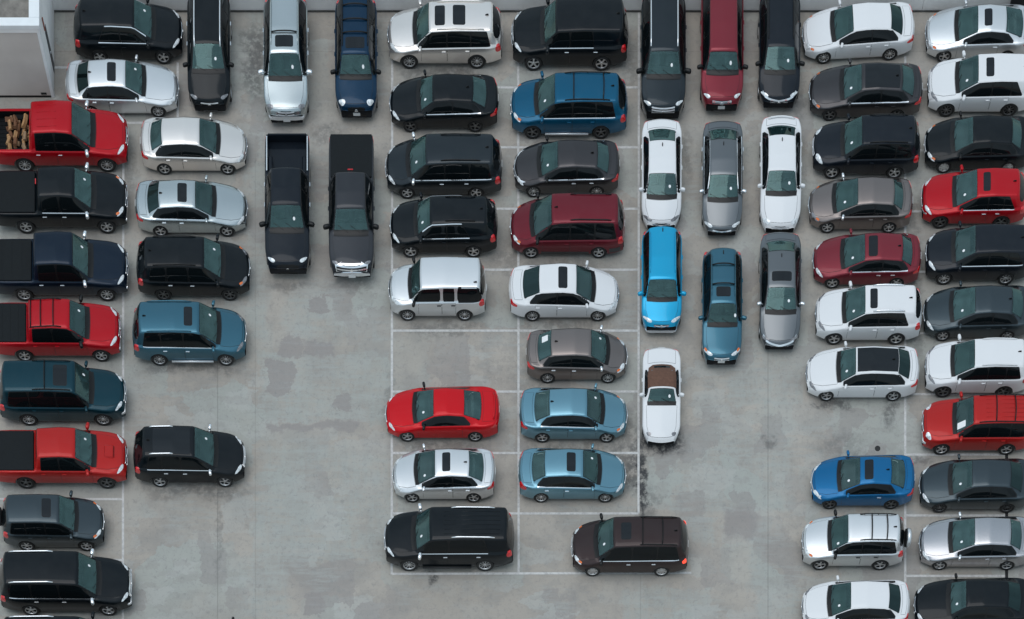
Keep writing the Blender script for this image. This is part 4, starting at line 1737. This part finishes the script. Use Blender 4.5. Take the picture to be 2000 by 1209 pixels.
car('suv', 'R', 5, 264, 1202, 'black', 'big black SUV with silver roof rails at the bottom left',
    cowl=.242, ws=.383, rr=.93, W=2.0, H=1.99, zh=1.0, zc=1.2, zb0=1.14, zb1=1.2, rw=.74, R=.39, rails='silver', rail_t=(.56, .90), rail_in=.06, mirrors='chrome',
    belt=True, bumper='satin', grille=dict(w=.6, bars=3, mat='chrome', frame='chrome'), fin=False)
car('suv', 'R', 5, 266, 1323, 'black', 'black SUV cut off by the bottom edge, only its roof rail showing',
    cowl=.242, ws=.383, rr=.93, W=2.0, H=1.90, zh=1.0, zc=1.2, zb0=1.14, zb1=1.2, rw=.70, R=.39, rails='silver', rail_t=(.56, .90), rail_in=.06, fin=False)
car('sedan', 'R', 318, 533, 1316, 'black', 'dark car cut off by the bottom edge, only its mirror tip showing', mirrors='black', H=1.34)

# ---- second column, noses to the right
car('sedan', 'R', 278, 486, 341, 'champagne', 'champagne sedan with no sunroof, above the grey silver sedan',
    cowl=.264, ws=.4375, rr=.779, rg=.904, hl=dict(amber=False), tag=False, fin=False)
car('sedan', 'R', 268, 487, 462, 'blue silver', 'grey silver sedan with sunroof parked above a black SUV',
    cowl=.292, ws=.459, rr=.77, rg=.89, rglass='dark', sunroof=(.525, .60), belt=True, fin_t=.755, tag=False)
car('suv', 'R', 271, 493, 587, 'black', 'black SUV with amber front indicator above the steel blue SUV',
    cowl=.235, ws=.396, rr=.90, H=1.76, W=1.96, rw=.68, handles='chrome', hl=dict(amber=True, smoked=True), rails='black', rail_in=.05, rim_dark=True)
car('suv', 'R', 263, 486, 714, 'petrol blue', 'steel blue SUV with sunroof beside the empty aisle on the left',
    cowl=.238, ws=.40, rr=.915, H=1.82, rw=.70, W=1.93, sunroof=(.455, .52), belt=True, mirrors='body', steps='silver', rails='body', fin_y=.0, rail_in=.04, hl=dict(smoked=True))
car('suv', 'R', 265, 483, 951, 'black', 'black SUV standing alone in the left aisle with silver roof rails',
    cowl=.257, ws=.44, rr=.885, H=1.80, rw=.68, rails='silver', rail_t=(.62, .84), rail_in=.08, belt=True, mirrors='chrome', pano=(.47, .80), grille=dict(w=.5, bars=4, mat='chrome'))

# ---- columns of cars with noses towards the viewer, left group
car('suv', 'D', 413, 4.75, 231, 'black', 'black SUV with silver roof rails nose out against the wall, leftmost of the three',
    W=1.92, rails='silver', rail_t=(.40, .90), rail_in=.06, handles='chrome', mirrors='black', grille=dict(w=.42, bars=2, mat='chrome'), hl=dict(smoked=True, w=.2), cowl=.25, ws=.43)
car('suv', 'D', 562, 5.05, 254, 'blue silver', 'silver SUV with big sunroof and chrome mirrors nose out against the wall',
    W=1.98, H=1.86, zh=1.0, zc=1.18, zb0=1.12, zb1=1.18, rw=.64, R=.39, cowl=.265, ws=.40, rails='body', rail_in=.06, sunroof=[(.44, .53)], sunroof_w=.38,
    bars=[.56, .93], mirrors='chrome', handles='chrome', grille=dict(w=.40, bars=3, mat='satin', z0=.66, z1=.92), plate=True, hl=dict(smoked=True, w=.17, h=.10), bumper='body')
car('suv', 'D', 698, 4.80, 244, 'deep blue', 'navy SUV with black roof bars and bright square headlights',
    W=1.88, H=1.82, zh=.96, zc=1.14, zb0=1.06, zb1=1.12, rw=.60, cowl=.25, ws=.37, sunroof=(.41, .50), sunroof_w=.40, bars=[.54, .66, .80], rails='black', rail_in=.04,
    plate=True, mirrors='black', hl=dict(w=.17, h=.12, y=.70), grille=dict(w=.40, bars=1, mat='black'))
car('pickup', 'D', 565, 5.75, 551, 'blue black', 'blue black pickup with an empty open bed and chrome bed rails',
    W=2.0, cowl=.245, ws=.375, rr=.655, rg=.675, bed_rails=True, mirrors='black', handles='chrome', grille=dict(w=.52, bars=2, mat='black', z0=.60), hl=dict(w=.20), bedmat='body', fin=False)
car('pickup', 'D', 689, 5.85, 557, 'charcoal', 'dark grey pickup with soft black bed cover and chrome grille',
    W=2.02, cowl=.245, ws=.365, rr=.635, rg=.655, cover='smooth', mirrors='black', bumper='chrome', brake_light=True, plate=True, fin=False, tag=False,
    grille=dict(w=.74, bars=3, mat='chrome', z0=.68, z1=1.0, th=.022, frame='chrome'), hl=dict(smoked=True, w=.16))

# ---- centre left column, noses to the left
car('suv', 'L', 757, 983, 134, 'champagne', 'champagne SUV with two dark roof windows at the top wall',
    W=1.94, H=1.76, cowl=.247, ws=.374, rr=.91, rw=.68, R=.37, sunroof=[(.42, .50), (.575, .675)], sunroof_w=.42, rails='body', rail_in=.06, rim='ten', tag=False)
car('sedan', 'L', 761, 975, 258, 'black', 'black sedan directly below the champagne SUV, with thin chrome window line',
    cowl=.275, ws=.41, rr=.762, rg=.897, belt=True, handles='body', rim_dark=True)
car('minivan', 'L', 753, 982, 388, 'dark slate', 'dark slate minivan with a chrome side strip and black roof rails',
    cowl=.204, ws=.362, rr=.917, rails='black', rail_t=(.48, .82), belt=True, mirrors='chrome', handles='chrome', grille=dict(w=.5, bars=3, mat='chrome', frame='chrome'))
car('suv', 'L', 762, 973, 503, 'black', 'black SUV with chrome outlined windows just above the boxy silver SUV',
    cowl=.248, ws=.389, rr=.895, H=1.70, belt='full', handles='body', rails='black', rail_t=(.52, .80), dlo_end=.74, cuts=[.53], slant=.07)
car('suv', 'L', 760, 951, 626, 'silver', 'boxy silver SUV with dark rear side panels above the empty bay',
    cowl=.225, ws=.335, rr=.942, rg=.985, W=1.82, H=1.79, zh=.98, zc=1.12, zb0=1.06, zb1=1.10, rw=.70, R=.34, handles='black', mirrors='black', tag=False, clad=False, slant=.01,
    cuts=[.545, .69], gap=.014, frames=False, quarter=(.705, .955), dlo_end=.95, crown=.03, cf=.30, fin_y=.45, grille=dict(bars=1))
car('coupe', 'L', 753, 977, 862, 'red', 'bright red two door coupe below the empty bay',
    cowl=.263, ws=.436, rr=.685, rg=.85, H=1.38, W=1.84, mirrors='black', handles='body', fin=False, spoiler=True, dlo=.35, hl=dict(w=.22, h=.06))
car('sedan', 'L', 767, 969, 981, 'silver', 'silver sedan with a dark sunroof between the red coupe and a black SUV',
    cowl=.235, ws=.427, rr=.74, rg=.893, sunroof=(.49, .56), belt=True, mirrors='chrome', fin_t=.71, tagy=.42)
car('suv', 'L', 751, 1005, 1115, 'black', 'full size black SUV with long silver roof rails and ribbed roof, below the silver sedan',
    W=2.02, H=1.90, zh=1.02, zc=1.20, zb0=1.14, zb1=1.18, rw=.74, R=.40, cowl=.235, ws=.366, rr=.945, rails='silver', rail_t=(.52, .86), rail_in=.08, ribs=6,
    belt=True, mirrors='chrome', handles='chrome', steps='black', fin=False, grille=dict(w=.55, bars=2, mat='chrome'), dlo_end=.80, cuts=[.50])

# ---- centre right column
car('suv', 'L', 998, 1226, 138, 'black', 'full size black SUV with bright wheels against the wall, above the blue SUV',
    W=2.02, H=1.90, zh=1.02, zc=1.20, zb0=1.14, zb1=1.18, rw=.74, R=.39, cowl=.27, ws=.385, rr=.95, belt=True, handles='chrome', mirrors='body', tag=False,
    grille=dict(w=.55, bars=2, mat='chrome', frame='chrome'), rim='five', dlo_end=.70, cuts=[.50], slant=.01)
car('suv', 'L', 996, 1225, 271, 'royal blue', 'blue SUV with black roof rails and two cross bars',
    W=1.90, H=1.80, zh=.95, zc=1.15, zb0=1.06, zb1=1.12, rw=.66, cowl=.225, ws=.385, rr=.91, rails='black', rail_t=(.46, .85), bars=[.535, .79], belt=True, handles='body',
    steps='silver', rim_dark=True, hl=dict(amber=True), rail_in=.06)
car('sedan', 'L', 1002, 1210, 385, 'graphite', 'graphite sedan with chrome window line between the blue SUV and the maroon minivan',
    cowl=.245, ws=.425, rr=.78, rg=.904, belt=True, mirrors='black', grille=dict(wing=.62, bars=2))
car('minivan', 'L', 995, 1220, 504, 'maroon', 'maroon minivan with grey lower cladding and black roof rails',
    cowl=.195, ws=.369, rr=.93, H=1.78, rails='black', rail_t=(.52, .88), clad='full', mirrors='black', tag=False, hl=dict(amber=True), fin_t=.40)
car('sedan', 'R', 993, 1208, 627, 'white', 'white sedan with sunroof in the middle of the lot beside the boxy silver SUV',
    H=1.50, rw=.65, cowl=.235, ws=.40, rr=.72, rg=.882, sunroof=(.475, .55), sunroof_w=.46, rglass='dark', fin=False, tag=False, rim='ten', rim_dark=False)
car('sedan', 'R', 1026, 1225, 748, 'taupe', 'taupe brown sedan with chrome handles below the white sunroof sedan',
    cowl=.20, ws=.373, rr=.75, rg=.894, W=1.74, H=1.50, handles='chrome', mirrors='chrome', rear_paper=True, hl=dict(amber=True, h=.09))
car('sedan', 'R', 1013, 1225, 864, 'steel blue', 'light blue sedan without sunroof next to the red coupe',
    cowl=.235, ws=.387, rr=.717, rg=.869, belt=True, handles='body', fin_t=.70, hl=dict(amber=True))
car('sedan', 'R', 1011, 1222, 981, 'steel blue', 'light blue sedan with a dark sunroof, lower of the two light blue sedans',
    cowl=.251, ws=.412, rr=.749, rg=.882, sunroof=(.475, .55), handles='chrome', rear_paper=False, belt=True, fin=False, tl=dict(h=.12))
car('minivan', 'L', 1114, 1343, 1125, 'brown', 'dark brown minivan with glowing tail lamp at the bottom of the aisle',
    cowl=.214, ws=.3625, rr=.925, rails='black', rail_t=(.58, .90), rail_in=.06, bars=[.60, .77], sunroof=(.42, .50), sunroof_w=.36, belt=True, mirrors='black', rim='disc',
    grille=dict(w=.5, bars=3, mat='chrome', frame='chrome'), tl=dict(on=True, h=.12, w=.10), hl=dict(amber=True))

# ---- right group, noses towards the viewer
car('suv', 'D', 1293, 5.05, 246, 'dark slate', 'dark slate SUV with long silver roof rails nose out against the wall',
    W=2.0, H=1.78, zh=.98, zc=1.14, zb0=1.06, zb1=1.12, rw=.64, cowl=.25, ws=.395, rails='silver', rail_t=(.42, .92), rail_in=.05, mirrors='black', tag=True,
    grille=dict(w=.55, bars=4, mat='satin', z0=.58, z1=.92, th=.02), hl=dict(w=.20))
car('suv', 'D', 1407, 5.10, 231, 'wine', 'dark red boxy SUV nose out against the wall',
    W=1.90, H=1.73, zh=.95, zc=1.08, zb0=1.02, zb1=1.06, rw=.60, cowl=.225, ws=.33, plate=True, mirrors='black', fin=False, rim_dark=True,
    grille=dict(w=.46, bars=2, mat='chrome', z0=.68, z1=.86, th=.03), hl=dict(w=.18))
car('suv', 'D', 1518, 4.60, 225, 'blue black', 'black hatchback SUV with a chrome grille strip nose out near the wall',
    W=1.84, H=1.62, zh=.86, zc=1.08, cowl=.225, ws=.40, rw=.60, rr=.90, grille=dict(wing=.76, bars=1), mirrors='black', hl=dict(w=.21), rails='black', rail_in=.05)
car('sedan', 'D', 1290, 4.50, 460, 'white', 'white sedan with nose towards the bright blue hatchback',
    W=1.78, cowl=.215, ws=.39, rr=.70, rg=.88, mirrors='body', hl=dict(smoked=True), tag=True)
car('sedan', 'D', 1408, 4.70, 472, 'mid grey', 'mid grey sedan nose down between two white sedans',
    W=1.80, cowl=.24, ws=.42, rr=.74, rg=.90, belt='full', mirrors='chrome', grille=dict(w=.45, bars=2, mat='chrome'), hl=dict(w=.24))
car('sedan', 'D', 1521, 4.80, 466, 'white', 'white sedan with large clear headlights and a boot lip, beside the right row',
    W=1.82, cowl=.265, ws=.42, rr=.735, rg=.885, spoiler=True, rglass='dark', hl=dict(w=.22, h=.10), grille=dict(w=.40, bars=3, mat='satin'))
car('suv', 'D', 1290, 4.12, 661, 'sky blue', 'bright sky blue boxy hatchback nose down in front of the white sedan',
    W=1.80, H=1.62, zh=.86, zc=1.06, zb0=1.0, zb1=1.08, rw=.60, R=.33, cowl=.235, ws=.375, rr=.93, tag=False, mirrors='body', bumper='satin', bumper_z=(.30, .37), rails='body', rail_in=.05,
    grille=dict(w=.36, bars=1, z0=.66, z1=.76))
car('suv', 'D', 1407, 4.75, 725, 'petrol blue', 'teal blue wagon with roof bars and a framed sunroof, nose down',
    W=1.78, H=1.58, zh=.84, zc=1.02, zb0=.96, zb1=1.02, rw=.55, R=.33, cowl=.285, ws=.42, rr=.92, bars=[.575, .76], rails='body', rail_in=.04, sunroof=(.47, .55), sunroof_w=.30, plate=True,
    clad='full', mirrors='body', hl=dict(amber=True), grille=dict(w=.36, bars=3, mat='satin'), tag=True, tagy=.55)
car('sedan', 'D', 1520, 4.85, 694, 'mid grey', 'grey sedan with sunroof and broad chrome grille strip, nose down in the right aisle',
    W=1.84, cowl=.255, ws=.43, rr=.75, rg=.90, sunroof=(.475, .55), sunroof_w=.42, mirrors='chrome', plate=True, grille=dict(wing=.60, bars=1), hl=dict(smoked=True, w=.27))
car('convertible', 'D', 1290, 4.05, 879, 'white', 'small white convertible with a brown soft top',
    W=1.70, H=1.24, zh=.62, zc=.86, zb0=.80, zb1=.88, zd=.92, cowl=.375, ws=.495, rr=.66, rg=.80, rw=.53, R=.30, mirrors='body', hl=dict(smoked=True, w=.12, h=.07, y=.66, x=.34),
    grille=dict(w=.3, bars=0, z0=.34, z1=.46, emblem=False), fin=False, wf=.20, wr=.78, crown=.06)

# ---- right column, noses to the left
car('sedan', 'L', 1563, 1781, 121, 'white', 'white sedan at a slight angle against the wall, right of the black hatchback',
    tilt=3.0, cowl=.265, ws=.445, rr=.769, rg=.895, rglass='dark', belt=False, tag=False, fin=False, hl=dict(amber=True), rim='ten')
car('sedan', 'L', 1576, 1797, 236, 'graphite', 'graphite sedan with a black roof and chrome window line',
    cowl=.285, ws=.457, rr=.80, rg=.925, pano=(.475, .785), belt=True, rim_dark=True, handles='body', hl=dict(smoked=True, amber=True))
car('suv', 'L', 1582, 1792, 349, 'blue black', 'blue black SUV with large clear headlights above the taupe grey sedan',
    W=1.82, H=1.76, rw=.66, cowl=.275, ws=.446, rr=.925, rails='black', rail_in=.05, hl=dict(amber=False, w=.26, h=.10), grille=dict(w=.42, bars=3, mat='satin'), handles='body')
car('sedan', 'L', 1575, 1778, 455, 'taupe', 'taupe grey sedan above the dark red sedan',
    cowl=.24, ws=.465, rr=.798, rg=.906, W=1.77, mirrors='chrome', hl=dict(smoked=True, amber=True), fin=False)
car('sedan', 'L', 1583, 1794, 563, 'wine', 'dark red sedan with a dark sunroof',
    cowl=.27, ws=.474, rr=.806, rg=.919, W=1.78, sunroof=(.50, .575), sunroof_w=.44, belt=True, hl=dict(smoked=False), fin_t=.78)
car('suv', 'L', 1587, 1795, 673, 'white', 'white SUV with sunroof and grey roof rails above the white sedan with black roof',
    W=1.84, H=1.68, cowl=.265, ws=.457, rr=.915, sunroof=(.495, .555), sunroof_w=.42, rails='silver', rail_t=(.52, .82), rail_in=.06, hl=dict(smoked=True), dlo_end=.86, slant=.05)
car('sedan', 'L', 1570, 1790, 783, 'white', 'white sedan with a black glass roof',
    cowl=.285, ws=.434, rr=.80, rg=.921, pano=(.437, .803), rglass='dark', rim='five', hl=dict(smoked=True))
car('coupe', 'L', 1580, 1782, 994, 'bright blue', 'bright blue two door coupe with sunroof',
    cowl=.265, ws=.464, rr=.75, rg=.905, sunroof=(.50, .575), sunroof_w=.42, rim_dark=True, handles='chrome', grille=dict(wing=.60, bars=1), fin_t=.72, dlo=.35)
car('suv', 'L', 1561, 1762, 1113, 'silver', 'silver SUV with a covered spare wheel on its tail and black roof bars',
    W=1.80, H=1.70, cowl=.265, ws=.437, rr=.925, rails='black', rail_t=(.54, .90), bars=[.655, .805], rail_in=.06, spare='body', mirrors='black', handles='black', hl=dict(amber=True), tagy=.50)
car('sedan', 'L', 1562, 1772, 1236, 'white', 'white sedan cut by the bottom edge, below the silver SUV with spare wheel',
    cowl=.25, ws=.447, rr=.786, rg=.914, rglass='dark', fin=False, hl=dict(smoked=True))

# ---- rightmost column, noses to the left, running out of the picture
car('coupe', 'L', 1802, 2008, 122, 'silver', 'silver two door coupe with sunroof in the upper right corner',
    cowl=.286, ws=.483, rr=.736, rg=.917, sunroof=(.535, .60), sunroof_w=.36, rglass='teal', tag=False, hl=dict(amber=True), dlo=.45, fin=False)
car('suv', 'L', 1805, 2015, 228, 'white', 'white SUV with sunroof below the silver coupe at the right edge',
    W=1.84, H=1.68, cowl=.267, ws=.452, rr=.92, sunroof=(.515, .58), sunroof_w=.40, rim_dark=True, dlo_end=.86, slant=.06, hl=dict(smoked=True))
car('sedan', 'L', 1800, 2012, 338, 'black', 'black sedan with a bare grey wheel cover between white SUV and red hatchback',
    cowl=.25, ws=.4325, rr=.776, rg=.887, hl=dict(amber=True), rim='disc', grille=dict(w=.4, bars=3, mat='satin'), handles='body', mirrors='black', tag=False, fin=False)
car('suv', 'L', 1794, 1998, 446, 'cherry red', 'red hatchback SUV with a dark sunroof at the right edge',
    W=1.82, H=1.62, zh=.84, zc=1.06, zb0=.98, zb1=1.06, cowl=.304, ws=.51, rr=.90, rg=.975, sunroof=(.56, .62), sunroof_w=.40, belt=True, rim_dark=True, dlo_end=.87, slant=.06, grille=dict(wing=.60, bars=1))
car('suv', 'L', 1801, 2008, 556, 'blue black', 'black SUV with a chrome window line directly below the red hatchback',
    W=1.82, H=1.68, cowl=.255, ws=.452, rr=.92, belt=True, hl=dict(smoked=False), handles='body', dlo_end=.90, slant=.06, grille=dict(w=.4, bars=2, mat='satin'))
car('sedan', 'L', 1798, 2010, 666, 'slate', 'dark grey sedan between the black SUV and a white SUV at the right edge',
    cowl=.25, ws=.462, rr=.786, rg=.91, hl=dict(w=.27), mirrors='body', fin_t=.77, handles='body')
car('suv', 'L', 1800, 2003, 776, 'white', 'white SUV without sunroof above the orange red SUV',
    W=1.85, H=1.66, cowl=.257, ws=.458, rr=.92, tag=False, rim_dark=True, hl=dict(smoked=True), rails='body', rail_in=.05)
car('suv', 'L', 1794, 2012, 888, 'orange red', 'orange red SUV with black roof bars and a white paper behind the windscreen',
    W=1.84, H=1.78, zh=.96, zc=1.14, zb0=1.08, zb1=1.12, cowl=.284, ws=.44, rr=.95, rails='black', rail_t=(.48, .94), bars=[.63, .80], rail_in=.04, visor_paper=True, tag=False, bumper='body', mirrors='body', hl=dict(h=.1, w=.18), ribs=5)
car('sedan', 'L', 1790, 2012, 1001, 'slate', 'slate blue sedan right below the orange red SUV',
    cowl=.266, ws=.45, rr=.773, rg=.90, hl=dict(w=.26), fin=False, tag=True, rim_dark=True, rglass='dark')
car('sedan', 'L', 1790, 2012, 1113, 'grey silver', 'silver grey sedan between the slate sedan and a black sedan at lower right',
    cowl=.266, ws=.473, rr=.773, rg=.892, fin=False, mirrors='chrome')
car('sedan', 'L', 1780, 2010, 1234, 'black', 'black sedan cut by the bottom edge in the lower right corner',
    W=1.88, cowl=.285, ws=.428, rr=.77, rg=.90, rglass='dark', fin=False, mirrors='black', grille=dict(w=.4, bars=3, mat='chrome'))

# ---- the firewood in the red pickup's bed
M_WOOD = [simple('pale split wood', (.42, .235, .105), .8, noise=.3, nscale=6), simple('brown split wood', (.17, .075, .035), .8, noise=.3, nscale=6),
          simple('grey tan wood', (.30, .19, .11), .8, noise=.3, nscale=6)]
rng = random.Random(3)
k = 0
_tx, _ty = _ram.location.x, _ram.location.y
for lay in range(2):
    for i in range(4):
        for j in range(6):
            if lay == 1 and rng.random() < .35:
                continue
            b = MB()
            ln, r = rng.uniform(.26, .40), rng.uniform(.075, .105)
            if rng.random() < .6:                               # split wedge
                sec = [(-r, -r * .6), (r, -r * .7), (r * .5, r * .5), (-r * .3, r * .8)]
            else:
                sec = [(r * .9 * math.cos(a * math.pi / 4), r * .9 * math.sin(a * math.pi / 4)) for a in range(8)]
            n = len(sec)
            vs = [(x, p[0], p[1]) for x in (-ln / 2, ln / 2) for p in sec]
            b.add(vs, [tuple(range(n - 1, -1, -1)), tuple(range(n, 2 * n))] + [(q, (q + 1) % n, (q + 1) % n + n, q + n) for q in range(n)])
            o = b.build('firewood_log', M_WOOD[rng.choice([0, 0, 2, 1])])
            px, py = 26 + i * 14.5 + rng.uniform(-3, 3), 0
            o.location = (gx(px) , _ty - .60 + j * .24 + rng.uniform(-.05, .05), .84 + lay * .15 + rng.uniform(-.01, .03))
            o.rotation_euler = (rng.uniform(-.3, .3), rng.uniform(-.2, .2), rng.choice([0, 1.57, 1.57]) + rng.uniform(-.35, .35))
            thing(o, 'piece of split firewood in the bed of the red pickup', 'firewood', 'firewood in the red pickup bed')
